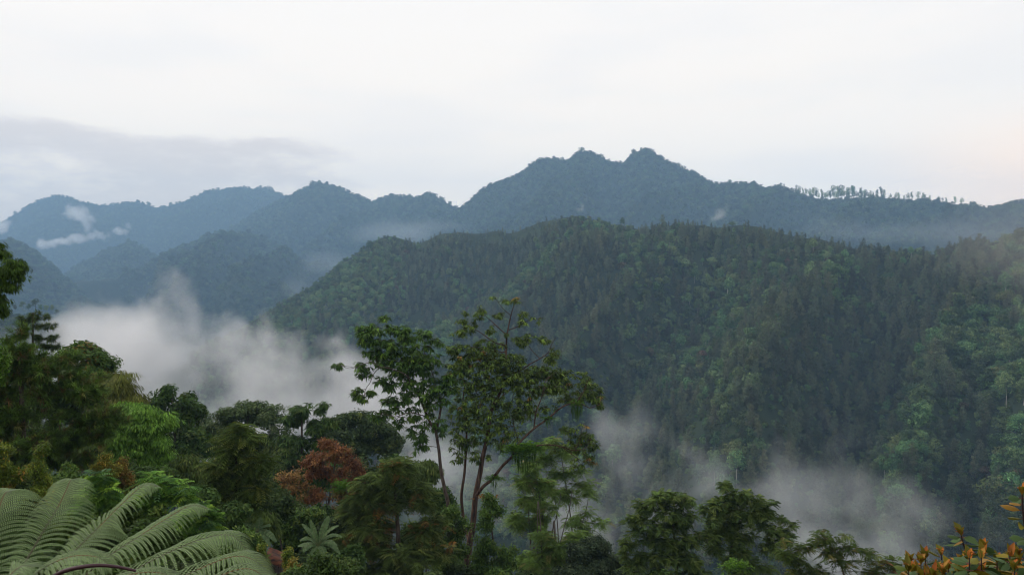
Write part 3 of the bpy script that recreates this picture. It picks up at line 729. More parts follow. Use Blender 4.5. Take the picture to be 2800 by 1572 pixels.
BK = (.1, .08, .06)
def plant(name, label, cat, r, base, lobes, tips, leaf, n, L, W, pal, top=None, trunk_r=.2, group=None, mat=None, bark=None,
          limbs=None, spread=.35, shell=2.2, r_tip=.014, k_len=.012, jit=.2, cj=.16, zbase=None, sides=4, pal2=None, wob=.08, kmax=.12, split=4, bright=1.65):
    """a tree with a trunk and a crown; picture pixels at distance r, rooted in the slope"""
    mat = mat or M_LEAF; bark = bark or M_BARK
    bx = P(base, CY, r); zb = float(ground_z(bx[0], bx[1])) if zbase is None else zbase
    loc = np.array([bx[0], bx[1], zb])
    t = empty(name, loc, label, cat, group)
    tips = int(tips * 1.25); n = int(n * 1.15)
    pal = [(w_, tuple(np.array(c_) * bright)) for w_, c_ in pal]
    if pal2: pal2 = (pal2[0], [(w_, tuple(np.array(c_) * bright)) for w_, c_ in pal2[1]])
    LB = lobes_at(r, lobes)
    g = Geo(); lines = []
    if limbs is None:
        c = np.mean([l[0] for l in LB], 0); tp = P(*top, r) if top else c + np.array([0, 0, 0])
        tp = np.array(tp)
        q = smooth_line([loc - np.array([0, 0, .6]), loc * .5 + tp * .5 + rng.normal(0, .04, 3) * np.linalg.norm(tp - loc), tp], 12)
        lines.append((q, np.linspace(trunk_r, trunk_r * .3, 12)))
    else:
        for pts, ra, rb in limbs:
            pp = [P(p_[0], p_[1], r + (p_[2] if len(p_) > 2 else 0)) for p_ in pts]
            if pts[0][1] == 'root': pass
            q = smooth_line(pp, max(8, 5 * len(pp))); lines.append((q, np.linspace(ra, rb, len(q))))
    for q, ra in lines: tube(g, q, ra, 8 if ra[0] > .1 else 5, BK)
    if split < 0:          # open crown: sprays scattered round the sketched places
        LB = [(c_, r_ * 1.35, w_) for c_, r_, w_ in LB]
        T, O, idx = lobe_points(LB, tips, .2)
    elif split:
        T, O, idx = lobe_points(split_lobes(LB, split), tips, .6); idx = idx // split
    else:
        T, O, idx = lobe_points(LB, tips, shell)
    allpts = [(q, ra) for q, ra in lines]
    D = grow(g, allpts, T, r_tip, k_len, sides=sides, col=BK, wob=wob, kmax=kmax)
    g.build('trunk', bark, t, loc, smooth=True)
    h = Geo(); OO = nz(D * .6 + O * .5)
    if pal2:
        ids, p2 = pal2; m2 = np.isin(idx, ids)
        leaf_clusters(h, T[~m2], OO[~m2], leaf, n, L, W, pal, spread, jit, cj)
        leaf_clusters(h, T[m2], OO[m2], leaf, n, L, W, p2, spread, jit, cj)
    else:
        leaf_clusters(h, T, OO, leaf, n, L, W, pal, spread, jit, cj)
    h.build('crown', mat, t, loc)
    return t

G_DARK = [(4, (.030, .058, .016)), (3, (.040, .072, .020)), (1.2, (.058, .090, .026))]
G_MID = [(3, (.046, .084, .020)), (3, (.058, .100, .026)), (1, (.085, .120, .030))]
G_BRIGHT = [(3, (.080, .160, .026)), (2, (.100, .185, .034)), (1.2, (.060, .125, .024))]
G_OLIVE = [(3, (.070, .082, .020)), (3, (.084, .094, .026)), (1, (.110, .110, .032))]
G_OLIVE_D = [(3, (.042, .066, .016)), (3, (.052, .078, .020)), (1, (.078, .098, .028))]
G_GREY = [(3, (.052, .078, .038)), (3, (.062, .090, .046)), (1, (.085, .108, .060))]
G_BLUE = [(3, (.036, .054, .036)), (2, (.046, .066, .044)), (1, (.060, .080, .054))]
G_LIGHT = [(3, (.105, .165, .045)), (2, (.125, .185, .055)), (1.5, (.085, .140, .040)), (.4, (.16, .15, .07))]
G_YEL = [(3, (.085, .115, .018)), (3, (.060, .095, .016)), (1, (.150, .150, .024)), (.4, (.19, .12, .03))]
G_RED = [(3, (.150, .064, .032)), (3, (.120, .050, .028)), (1.2, (.185, .090, .040)), (.5, (.10, .075, .03))]
G_TAN = [(3, (.205, .125, .050)), (2, (.17, .090, .040)), (1, (.12, .105, .040))]
G_PINE = [(4, (.036, .064, .014)), (3, (.048, .078, .018)), (.8, (.060, .060, .022)), (.3, (.075, .050, .024))]

# left edge
plant('edge_tree', 'layered dark green tree leaning in at the left edge of the view', 'tree', 24, -40,
      [(-2, 245, 7, 4), (3, 252, 7, 4), (10, 263, 9, 4), (15, 268, 9, 4), (12, 276, 11, 4), (2, 270, 14, 6), (8, 285, 11, 4), (-6, 284, 16, 6), (3, 297, 7, 4), (-8, 303, 14, 6), (0, 311, 6, 4), (-26, 265, 20, 22)],
      380, 'hang', 24, .14, .05, [(3, (.045, .088, .014)), (2, (.060, .112, .018)), (1, (.028, .058, .012))], top=(-30, 240), trunk_r=.2, spread=.17, r_tip=.008, bright=1.1)
plant('edge_shrub', 'bright leafy branch tips poking in at the left edge beside the dark pine', 'shrub', 20, -30,
      [(-4, 348, 6, 8), (0, 364, 5, 7), (-2, 378, 6, 8), (-20, 365, 14, 26)], 130, 'broad', 20, .11, .05, G_BRIGHT, top=(-24, 370), trunk_r=.08, spread=.15, r_tip=.006, bright=1.0)
plant('pine_tree', 'upright pine with layered needle tufts standing above the dark pine mass', 'pine tree', 70, 36,
      [(34, 314, 8, 4), (41, 318, 8, 4), (27, 320, 8, 4), (47, 327, 8, 4), (36, 326, 10, 4), (53, 336, 6, 3), (44, 339, 10, 5), (56, 346, 5, 3), (22, 318, 5, 3), (48, 349, 9, 5), (26, 332, 8, 5), (30, 345, 8, 6), (40, 358, 14, 6)],
      230, 'needle', 26, .42, .05, [(3, (.042, .066, .022)), (2, (.055, .080, .026))], top=(33, 312), trunk_r=.26, spread=.3, r_tip=.02, bark=M_BARK)
plant('pine_tree', 'large soft dark pine filling the left side of the slope', 'pine tree', 40, 30,
      [(16, 338, 16, 13), (24, 358, 30, 20), (52, 372, 30, 22), (6, 380, 34, 26), (60, 398, 36, 26), (14, 410, 40, 30), (84, 402, 26, 20), (76, 425, 36, 22), (30, 440, 46, 26), (92, 440, 22, 18), (60, 455, 40, 22), (8, 460, 34, 22), (-20, 410, 40, 70), (103, 418, 16, 14), (85, 380, 18, 12)],
      2600, 'needle', 40, .40, .032, G_PINE, bright=2.6, top=(20, 350), trunk_r=.3, spread=.4, shell=1.2, r_tip=.01, cj=.28, jit=.25)
plant('broadleaf_tree', 'rounded dark broadleaf tree just right of the upright pine', 'tree', 62, 85,
      [(82, 357, 22, 11), (95, 368, 18, 12), (72, 368, 20, 12), (104, 382, 12, 10), (85, 380, 26, 14)], 420, 'shell', 26, .34, .17,
      [(3, (.046, .082, .022)), (2, (.060, .100, .028)), (.6, (.12, .095, .03))], top=(86, 360), trunk_r=.25, spread=.45)
plant('broadleaf_tree', 'olive drooping tree with feathery yellowish tufts above the bright green tree', 'tree', 54, 118,
      [(112, 380, 18, 9), (122, 390, 16, 10), (104, 392, 20, 12), (132, 398, 12, 7), (140, 402, 7, 6), (118, 405, 24, 14)], 420, 'hang', 30, .40, .06,
      G_OLIVE, top=(115, 385), trunk_r=.2, spread=.45)
plant('broadleaf_tree', 'bright green tree with drooping fine foliage beside the dark pine', 'tree', 50, 138,
      [(132, 412, 20, 9), (148, 424, 18, 12), (126, 430, 20, 14), (156, 440, 11, 12), (140, 446, 22, 14), (160, 453, 8, 8), (118, 452, 16, 12), (148, 462, 16, 9)], 620, 'hang', 30, .25, .085,
      G_BRIGHT, bright=1.6, top=(138, 420), trunk_r=.2, spread=.42)
plant('broadleaf_tree', 'tall dark tree with leathery leaves against the mist right of the bright green tree', 'tree', 84, 172,
      [(172, 392, 12, 6), (165, 400, 14, 8), (184, 402, 10, 7), (190, 412, 11, 8), (155, 412, 10, 12), (174, 416, 22, 12), (178, 432, 24, 14), (160, 440, 16, 14), (190, 448, 22, 14)], 380, 'shell', 26, .46, .22,
      G_DARK + [(1, (.08, .11, .045))], top=(172, 398), trunk_r=.3, spread=.6, bark=M_PALE_BARK)
plant('broadleaf_tree', 'pale airy flat-topped tree in the notch of the skyline', 'tree', 125, 200,
      [(195, 413, 9, 4), (204, 420, 9, 5), (190, 420, 8, 6), (206, 427, 8, 5)], 130, 'broad', 12, .5, .2, G_GREY, top=(197, 425), trunk_r=.25, spread=.7, bark=M_PALE_BARK)
plant('broadleaf_tree', 'wide grey-green tree with a domed layered crown behind the slim feathery tree', 'tree', 92, 246,
      [(246, 408, 22, 5), (262, 411, 18, 6), (230, 414, 14, 6), (275, 420, 14, 7), (218, 424, 14, 7), (250, 421, 26, 9), (284, 432, 10, 8), (262, 436, 26, 10), (228, 440, 20, 10), (205, 437, 12, 7), (215, 450, 16, 8), (275, 452, 18, 12), (245, 455, 26, 12)],
      760, 'shell', 28, .42, .17, G_GREY, top=(248, 415), trunk_r=.35, spread=.55, bark=M_PALE_BARK)
plant('broadleaf_tree', 'dark tree with an upswept top branch left of the rust-red tree', 'tree', 84, 300,
      [(296, 408, 10, 5), (305, 411, 9, 5), (318, 404, 9, 2.5), (321, 411, 6, 3), (290, 418, 12, 8), (306, 424, 16, 9), (324, 424, 12, 7), (296, 437, 18, 10), (316, 440, 16, 10), (300, 455, 16, 10)],
      400, 'droop', 16, .5, .17, G_DARK, top=(302, 412), trunk_r=.3, spread=.5)
plant('broadleaf_tree', 'broad dark blue-green tree behind the rust-red tree', 'tree', 104, 360,
      [(338, 420, 12, 6), (352, 416, 14, 6), (368, 421, 12, 6), (382, 428, 12, 8), (392, 440, 9, 9), (358, 430, 26, 10), (335, 436, 16, 10), (380, 448, 18, 10), (345, 448, 24, 10), (395, 456, 9, 6)],
      640, 'shell', 26, .5, .22, [(3, (.036, .056, .026)), (3, (.044, .066, .032)), (.6, (.075, .095, .03))], top=(358, 424), trunk_r=.35, spread=.7)
plant('broadleaf_tree', 'slim olive tree with hanging feathery leaves and a bare brown trunk', 'tree', 48, 233,
      [(236, 430, 9, 7), (246, 440, 12, 7), (228, 442, 12, 7), (240, 454, 16, 8), (257, 461, 14, 6), (222, 466, 14, 8), (238, 474, 16, 8), (216, 484, 12, 7), (250, 486, 14, 7), (228, 496, 14, 7), (246, 505, 12, 7), (212, 505, 10, 7)],
      420, 'pinnate', 5, .80, .08, G_OLIVE_D + [(1, (.1, .115, .03))], top=(236, 432), trunk_r=.11, spread=.4, r_tip=.01, bark=M_RED_BARK)
plant('broadleaf_tree', 'rust-red dying tree with a tan side crown in the middle of the slope', 'tree', 70, 330,
      [(338, 448, 16, 9), (326, 458, 18, 10), (350, 460, 14, 10), (358, 472, 9, 8), (335, 474, 22, 10), (316, 474, 12, 8), (288, 476, 11, 6), (282, 486, 10, 6), (296, 488, 12, 7), (344, 492, 14, 7), (318, 496, 14, 8), (300, 502, 10, 6), (332, 512, 16, 8), (352, 482, 10, 6)],
      520, 'small', 26, .28, .13, G_RED, pal2=([6, 7, 8, 9, 11], G_TAN), top=(335, 462), trunk_r=.22, spread=.4, r_tip=.018, bark=M_PALE_BARK)
plant('broadleaf_tree', 'big domed dark olive tree with feathery leaves left of the tall bare-topped tree', 'tree', 55, 395,
      [(390, 466, 14, 7), (402, 474, 14, 8), (378, 478, 16, 9), (412, 486, 12, 9), (392, 490, 26, 11), (368, 496, 18, 9), (424, 500, 10, 8), (400, 508, 28, 12), (362, 514, 18, 10), (436, 520, 10, 9), (385, 526, 30, 12), (422, 530, 20, 11), (352, 540, 20, 12), (394, 548, 34, 13), (436, 550, 18, 12), (362, 564, 26, 12), (410, 570, 32, 12)],
      1000, 'pinnate', 5, .78, .085, [(3, (.050, .074, .022)), (3, (.060, .086, .026)), (1, (.090, .108, .034)), (.25, (.15, .08, .03))], top=(394, 478), trunk_r=.28, spread=.45, r_tip=.012)

# the tall tree group in the middle
GC = [(4, (.046, .074, .020)), (3, (.062, .092, .024)), (1.4, (.09, .130, .028)), (.22, (.15, .095, .03)), (1, (.034, .056, .018))]
GA = [(4, (.036, .074, .018)), (3, (.050, .096, .022)), (1.2, (.080, .135, .026))]
A_l = [([(454, 640), (450, 560), (449, 510), (444.5, 487.5), (441, 470), (438.8, 449), (436, 432)], .20, .12),
       ([(436, 432), (427.5, 416.5), (421, 400), (413, 385), (407, 373)], .13, .05), ([(436, 432), (439.5, 416), (441, 400, 1), (436, 385, 2), (430, 365, 2)], .12, .04),
       ([(413, 385), (405, 374, -1), (393, 369, -1), (381, 367, -2), (374, 373, -2), (370, 382, -2), (366, 388, -2), (364, 396, -2)], .055, .018),
       ([(381, 367, -2), (372, 362, -2), (362, 364, -2), (350, 368, -2), (339, 364, -2)], .035, .012), ([(407, 373), (400, 355), (392, 340), (386, 325)], .05, .015),
       ([(430, 365, 2), (424, 350, 1), (428, 338, 1)], .04, .015), ([(441, 400, 1), (452, 385, 2), (458, 372, 2)], .06, .02), ([(427, 416), (410, 412, -1), (395, 416, -2), (376, 412, -2)], .05, .015)]
plant('broadleaf_tree', 'tall slender tree with drooping dark leaf clusters on its long left branches', 'tree', 65, 452,
      [(362, 328, 5, 3, 6), (364, 335, 6, 4, 8), (374, 326, 5, 3, 6), (384, 317, 3, 2, 3), (390, 326, 4, 3, 5), (397, 329, 4, 3, 4), (406, 328, 4, 3, 5), (406, 334, 7, 4, 8), (422, 334, 7, 4, 8), (436, 341, 5, 4, 7), (431, 346, 5, 3, 4),
       (376, 336, 10, 6, 14), (384, 348, 12, 8, 20), (400, 344, 12, 7, 18), (414, 348, 12, 8, 16), (363, 343, 6, 4, 6), (372, 352, 6, 4, 6), (385, 360, 10, 7, 14), (400, 362, 14, 8, 24), (418, 364, 12, 8, 20), (430, 362, 10, 8, 14),
       (338, 364, 3, 2.5, 3), (360, 366, 6, 3, 5), (362, 375, 4, 3, 4), (368, 370, 4, 3, 3), (358, 391, 5, 4, 6), (361, 398, 4, 3, 4), (371, 391, 3, 2, 3), (380, 379, 5, 3, 6), (390, 384, 5, 4, 7), (400, 378, 10, 7, 14), (415, 380, 12, 9, 20),
       (428, 388, 12, 9, 22), (440, 392, 12, 10, 20), (420, 400, 14, 9, 22), (402, 398, 10, 7, 14), (390, 400, 6, 4, 7), (384, 412, 5, 3, 4), (372, 413, 3, 2, 3), (378, 417, 3, 2, 3), (394, 412, 8, 6, 9), (396, 423, 5, 4, 4), (410, 414, 8, 6, 10), (418, 430, 8, 6, 10), (422, 440, 6, 6, 8), (430, 420, 8, 6, 9), (442, 425, 5, 6, 6), (418, 446, 4, 4, 4), (452, 378, 9, 8, 12)],
      620, 'droop', 16, .40, .145, GA, limbs=A_l, split=-1, spread=.24, shell=1.0, r_tip=.016, k_len=.010, bark=M_BARK, mat=M_GLOSS, jit=.22, kmax=.06)
M_l = [([(462, 650), (465, 590), (466.5, 568), (469.4, 544), (473, 523), (475.7, 494.6), (480, 473), (482.8, 456), (487, 438), (490, 416.5), (491.5, 408)], .36, .12),
       ([(470, 540), (465, 528, 1), (463, 515, 1), (461.5, 494.6, 1), (464.4, 473, 1), (465.8, 452, 1), (466.5, 438, 1), (466, 420, 1), (463, 400, 1), (466, 380, 1)], .18, .05),
       ([(475.7, 496), (483, 486, -1), (491.4, 479, -1), (502.7, 465, -1), (512.7, 455, -1), (519.7, 442, -1), (534, 428, -1), (548, 418, -1), (562, 406.5, -1), (576.7, 402, -1), (590, 407.5, -1)], .16, .04),
       ([(590, 407.5, -1), (598, 404, -1), (603, 398, -1)], .04, .012), ([(576, 402, -1), (583, 392, -1), (588, 380, -1), (591, 375, -1)], .05, .014),
       ([(491.5, 408), (500, 392), (504, 375), (506, 352), (507, 335), (511, 315), (515.5, 300)], .15, .02),
       ([(507, 335), (495, 324), (486, 316), (477, 311)], .05, .015), ([(506, 345), (495, 342), (486, 336), (477, 330), (466, 326), (458, 322)], .06, .015), ([(507, 330), (518, 326), (528, 320), (538, 318), (543, 317)], .045, .012),
       ([(506, 350), (497, 354), (493, 344), (492, 335)], .04, .012), ([(511, 315), (503, 308), (497, 300), (495, 296)], .03, .01), ([(504, 375), (520, 370), (529, 364), (540, 358), (548, 352), (552, 343), (556, 337)], .075, .015),
       ([(540, 358), (532, 350), (528, 342), (530, 332)], .04, .012), ([(548, 352), (556, 353), (561, 358), (562, 350)], .03, .01), ([(506, 352), (492, 350), (478, 347), (462, 346)], .05, .015),
       ([(490, 416), (498, 400, 2), (512, 388, 2), (524, 380, 2)], .08, .02), ([(534, 428, -1), (536, 412, -1), (542, 396, -1), (546, 380, -1), (556, 372, -1)], .07, .018), ([(519, 442), (514, 425, 1), (512, 405, 1), (514, 390, 1)], .06, .02),
       ([(512.7, 455, -1), (530, 447, -2), (546, 444, -2), (562, 446, -2), (575, 450, -2), (590, 446, -2)], .08, .018), ([(575, 450, -2), (580, 438, -2), (582, 428, -2), (584, 423, -2)], .03, .01), ([(562, 446, -2), (578, 458, -2), (590, 464, -2)], .035, .01)]
plant('broadleaf_tree', 'tallest tree with red-brown trunks, bare top twigs and one long right limb', 'tree', 66, 463,
      [(494, 296, 2, 1.5, 1), (507, 299, 4, 2, 3), (516, 300, 3, 2.5, 3), (481, 309, 4, 3, 4), (497, 313, 4, 3, 3), (466, 312, 2, 2, 1), (463, 321, 4, 2, 2), (472, 325, 6, 5, 6), (478, 315, 3, 3, 2), (524, 313, 3, 2, 2), (522, 321, 4, 3, 3), (536, 319, 5, 3, 3), (541, 317, 3, 2, 1), (458, 333, 5, 3, 4), (465, 331, 4, 3, 3), (490, 328, 4, 3, 3), (484, 340, 8, 4, 6), (500, 345, 6, 3, 3), (506, 332, 2, 2, 1), (530, 336, 6, 4, 4), (520, 340, 6, 4, 4), (545, 338, 4, 3, 3), (556, 351, 6, 4, 5), (551, 357, 5, 4, 4),
       (455, 348, 6, 4, 5), (466, 352, 12, 7, 18), (482, 350, 12, 7, 18), (478, 364, 16, 8, 26), (460, 368, 12, 7, 16), (495, 362, 14, 8, 22), (512, 360, 10, 6, 12), (504, 375, 14, 8, 22), (522, 376, 12, 8, 18), (538, 372, 10, 7, 14), (552, 370, 9, 7, 12), (564, 374, 7, 6, 9), (545, 384, 14, 8, 20), (562, 385, 9, 6, 10), (528, 390, 12, 8, 16),
       (486, 382, 14, 9, 20), (470, 386, 14, 9, 18), (500, 394, 16, 8, 20), (516, 404, 14, 8, 14), (478, 402, 16, 8, 18), (462, 408, 12, 8, 12), (492, 412, 16, 8, 18), (474, 420, 14, 8, 14), (508, 420, 12, 8, 12), (526, 408, 10, 7, 9), (460, 428, 9, 7, 8), (490, 430, 14, 7, 12), (512, 434, 10, 6, 7), (470, 440, 9, 6, 7), (498, 444, 9, 5, 6), (456, 444, 7, 6, 6), (458, 456, 6, 5, 5), (480, 455, 8, 5, 5),
       (581, 374, 5, 3, 5), (588, 381, 7, 4, 7), (582, 388, 8, 5, 8), (593, 390, 7, 5, 8), (584, 398, 7, 4, 6), (600, 402, 5, 3, 4), (596, 396, 5, 4, 4), (572, 396, 7, 4, 6), (560, 399, 7, 4, 6), (548, 408, 7, 4, 6),
       (569, 429, 6, 3, 5), (583, 425, 3, 2, 2), (586, 434, 6, 3, 5), (576, 438, 7, 4, 6), (591, 443, 5, 4, 5), (582, 448, 8, 4, 7), (568, 444, 8, 4, 6), (588, 458, 7, 4, 5), (555, 446, 7, 4, 4), (576, 462, 7, 4, 3)],
      1300, 'droop', 15, .32, .12, GC, limbs=M_l, split=-1, bright=1.95, spread=.24, shell=1.0, r_tip=.016, k_len=.010, bark=M_RED_BARK, mat=M_GLOSS, jit=.25, cj=.25, kmax=.06)

# airy light green trees right of the tall tree
for q, (bx_, r_, lab, lob, tp) in enumerate([
    (573, 74, 'slim light green feathery tree with several thin straight trunks', [(540, 446, 10, 5), (552, 440, 9, 5), (565, 452, 12, 6), (548, 460, 14, 7), (580, 470, 9, 5), (562, 474, 14, 7), (586, 486, 10, 6), (570, 496, 12, 6), (592, 494, 7, 4), (556, 492, 10, 6), (590, 512, 10, 5), (598, 522, 8, 4), (574, 520, 12, 6), (586, 532, 10, 5)], (560, 448)),
    (545, 70, 'short light green feathery tree behind the hanging fern clump', [(532, 468, 10, 6), (520, 482, 10, 6), (544, 484, 10, 6), (530, 500, 12, 7), (548, 508, 10, 6), (540, 524, 12, 7), (520, 520, 10, 7)], (536, 475)),
    (556, 64, 'low light green feathery tree at the bottom beside the dark grey round tree', [(548, 534, 12, 6), (566, 544, 12, 6), (540, 550, 12, 7), (556, 562, 14, 7), (528, 562, 12, 7), (574, 536, 9, 5), (542, 574, 16, 7)], (552, 545))]):
    g_l = [([(bx_ + 2, 640), (bx_, 560), (bx_ - 2, 520), tp], .13, .03), ([(bx_ - 16, 640), (bx_ - 14, 560), (bx_ - 18, 500), (tp[0] - 14, tp[1] + 26)], .08, .025), ([(bx_, 565), (bx_ + 6, 535), (bx_ + 14, 505), (bx_ + 16, 490)], .06, .02)]
    plant('broadleaf_tree', lab, 'tree', r_, bx_, lob, 360 if q < 2 else 380, 'pinnate', 4, .72, .075, G_LIGHT, bright=1.55, limbs=g_l, spread=.4, r_tip=.012, bark=M_PALE_BARK, shell=1.2)
plant('vine_shrub', 'glossy green vine-draped shrub wrapped round the left of the tall trunks', 'shrub', 60, 452,
      [(452, 512, 8, 8), (446, 522, 8, 8), (458, 526, 8, 10), (450, 538, 9, 10), (457, 552, 9, 9), (448, 564, 12, 10), (462, 570, 9, 9)], 330, 'small', 26, .24, .12, G_MID, top=(453, 520), trunk_r=.12, spread=.4)
plant('vine_shrub', 'glossy green vine-draped shrub hanging right of the tall trunks', 'shrub', 61, 488,
      [(486, 500, 8, 6), (492, 510, 9, 9), (486, 522, 8, 9), (482, 540, 9, 9), (494, 548, 12, 9), (484, 562, 14, 11), (502, 566, 13, 10), (512, 556, 9, 8), (476, 573, 10, 8)], 420, 'small', 26, .24, .12, G_MID, top=(489, 510), trunk_r=.12, spread=.4)
plant('vine_shrub', 'dark vine-clad stem standing behind the hanging fern clump', 'shrub', 82, 540,
      [(541, 492, 6, 8), (540, 506, 6, 10), (538, 482, 5, 6), (541, 520, 5, 8)], 150, 'hang', 22, .3, .12, G_DARK, top=(540, 486), trunk_r=.14, spread=.4)
plant('round_tree', 'dense dark grey-green round tree at the bottom centre', 'tree', 62, 592,
      [(592, 546, 14, 10), (602, 556, 14, 10), (580, 556, 14, 10), (592, 566, 24, 12), (612, 570, 14, 10), (572, 572, 18, 10)], 620, 'shell', 32, .22, .13, G_BLUE, top=(592, 550), trunk_r=.2, spread=.42)

# pair of round trees on the right
QP = [(4, (.050, .080, .026)), (3, (.068, .100, .032)), (1.5, (.10, .130, .045))]
plant('round_tree', 'left tree of the dark round pair standing in the mist on the right', 'tree', 56, 676,
      [(668, 495, 14, 5), (655, 500, 10, 5), (680, 501, 12, 6), (645, 509, 10, 5), (660, 510, 16, 7), (684, 514, 12, 7), (640, 519, 8, 4), (654, 524, 18, 7), (678, 528, 18, 8), (636, 534, 9, 5), (630, 545, 8, 5), (646, 542, 12, 6), (664, 544, 16, 7), (690, 540, 12, 7), (652, 556, 12, 6), (676, 558, 18, 7), (640, 556, 6, 5), (694, 560, 14, 8), (668, 570, 14, 6), (624, 552, 7, 5), (634, 566, 12, 6), (704, 520, 10, 5), (706, 535, 10, 6), (700, 572, 12, 7), (650, 576, 16, 6), (632, 522, 8, 4), (640, 502, 7, 3)],
      700, 'pinnate', 5, .48, .085, QP, split=4, top=(672, 512), trunk_r=.2, spread=.35, r_tip=.012)
plant('round_tree', 'right tree of the dark round pair, with an upright sprig on top', 'tree', 57, 735,
      [(726, 487, 4, 4, 30), (732, 496, 9, 5), (742, 494, 10, 5), (720, 502, 10, 6), (752, 500, 10, 5), (738, 506, 16, 6), (762, 508, 9, 5), (724, 514, 16, 7), (750, 514, 16, 7), (770, 515, 8, 4, 20), (738, 524, 20, 8), (764, 526, 12, 6), (782, 520, 5, 2.5, 12), (778, 532, 8, 5), (722, 532, 14, 7), (748, 538, 14, 7), (768, 545, 10, 5), (736, 550, 14, 7), (752, 558, 8, 5), (726, 562, 10, 6), (790, 524, 6, 3), (788, 540, 7, 4), (778, 552, 9, 5), (712, 546, 10, 6), (764, 566, 10, 5), (740, 572, 14, 6), (710, 508, 8, 4), (772, 504, 7, 3)],
      700, 'pinnate', 5, .48, .085, QP, split=3, top=(737, 505), trunk_r=.2, spread=.35, r_tip=.012, bark=M_PALE_BARK)
plant('broadleaf_tree', 'sparse olive tree with feathery leaves at the bottom right beside the orange-tipped shrub', 'tree', 44, 850,
      [(787, 540, 7, 3, 22), (796, 548, 10, 5), (783, 556, 9, 5), (800, 560, 12, 6), (822, 533, 8, 3), (830, 541, 12, 5), (812, 546, 10, 5), (846, 536, 7, 3), (826, 554, 16, 6), (854, 548, 11, 5), (868, 552, 10, 4), (850, 562, 16, 6), (878, 560, 12, 5), (893, 566, 9, 4), (870, 571, 16, 5), (824, 570, 16, 6), (792, 572, 12, 5)],
      260, 'pinnate', 4, .44, .06, G_OLIVE_D + [(1, (.11, .10, .035)), (.3, (.14, .06, .035))], top=(838, 552), trunk_r=.13, spread=.3, r_tip=.009, bark=M_PALE_BARK)
# ================================================================ shrubs and undergrowth
def shrub(name, label, cat, r, base, lobes, tips, leaf, n, L, W, pal, **k):
    return plant(name, label, cat, r, base, lobes, tips, leaf, n, L, W, pal, trunk_r=k.pop('trunk_r', .05), r_tip=k.pop('r_tip', .006), split=k.pop('split', 3), **k)

shrub('yellow_shrub', 'yellow-green shrub with orange tips behind the ferns at the left edge', 'shrub', 27, 12,
      [(6, 452, 12, 10), (16, 470, 14, 12), (4, 485, 16, 14), (20, 500, 16, 12), (2, 515, 16, 14), (-14, 470, 16, 30)], 420, 'broad', 22, .11, .055, G_YEL, spread=.22)
shrub('yellow_shrub', 'slender golden-tipped shrub between the left edge shrub and the tallest frond', 'shrub', 28, 44,
      [(42, 452, 6, 8), (40, 478, 9, 9), (46, 490, 9, 10), (36, 500, 9, 10), (50, 505, 8, 8), (44, 515, 14, 10), (34, 470, 8, 10)], 300, 'broad', 20, .11, .05, G_YEL, spread=.2)
shrub('yellow_shrub', 'small golden shrub below the bright green tree', 'shrub', 38, 106,
      [(106, 460, 6, 5), (102, 468, 7, 6), (110, 470, 7, 7), (105, 478, 10, 6)], 150, 'small', 24, .13, .065, [(2, (.15, .14, .028)), (2, (.11, .125, .026)), (1, (.2, .14, .03))], spread=.25)
shrub('yellow_shrub', 'small orange-brown shrub below the bright green tree', 'shrub', 39, 124,
      [(122, 463, 6, 5), (118, 471, 7, 6), (128, 471, 7, 7), (124, 480, 10, 6)], 150, 'small', 24, .13, .06, [(2, (.15, .105, .03)), (2, (.11, .10, .028)), (1, (.18, .09, .03))], spread=.25)
for q, (px_, py_, sx, lab) in enumerate([(261, 557, 10, 'golden-green cone-shaped shrub left of the rusty roof'), (288, 561, 7, 'golden-green cone-shaped shrub right of the rusty roof'), (293, 573, 10, 'broad golden-brown rounded shrub in front of the rusty roof')]):
    shrub('cone_shrub', lab, 'shrub', 36 - q, px_, [(px_ - 1, py_ - 9, sx * .45, 5), (px_, py_ - 1, sx * .75, 6), (px_ + 1, py_ + 8, sx, 8), (px_ - 2, py_ + 18, sx * 1.1, 9)], 260, 'small', 24, .11, .06,
          [G_YEL, G_YEL, [(2, (.15, .115, .026)), (2, (.115, .11, .024)), (1, (.19, .11, .03))]][q], spread=.2)
YP = [(3, (.060, .130, .030)), (2, (.10, .19, .035)), (1.2, (.16, .25, .045)), (2, (.045, .09, .045))]
for q, (px_, lob, lab) in enumerate([
    (100, [(94, 478, 8, 5), (106, 480, 10, 6), (92, 490, 9, 6), (112, 488, 10, 6), (101, 497, 12, 6), (90, 505, 12, 7)], 'lime-tipped feather-leaved shrub between the two tallest fronds'),
    (160, [(152, 479, 9, 5), (163, 482, 9, 5), (148, 490, 10, 6), (172, 488, 10, 5), (160, 496, 12, 6), (185, 489, 8, 4), (180, 498, 10, 5), (156, 508, 14, 7)], 'lime-tipped feather-leaved shrub right of the second frond'),
    (200, [(196, 508, 12, 7), (206, 522, 12, 8), (188, 520, 10, 8), (200, 538, 14, 9)], 'lime-tipped feather-leaved shrub at the foot of the slim olive tree')]):
    shrub('feather_shrub', lab, 'shrub', 18 + q * 1.5, px_, lob, 130, 'pinnate', 4, .30, .035, YP, spread=.15)

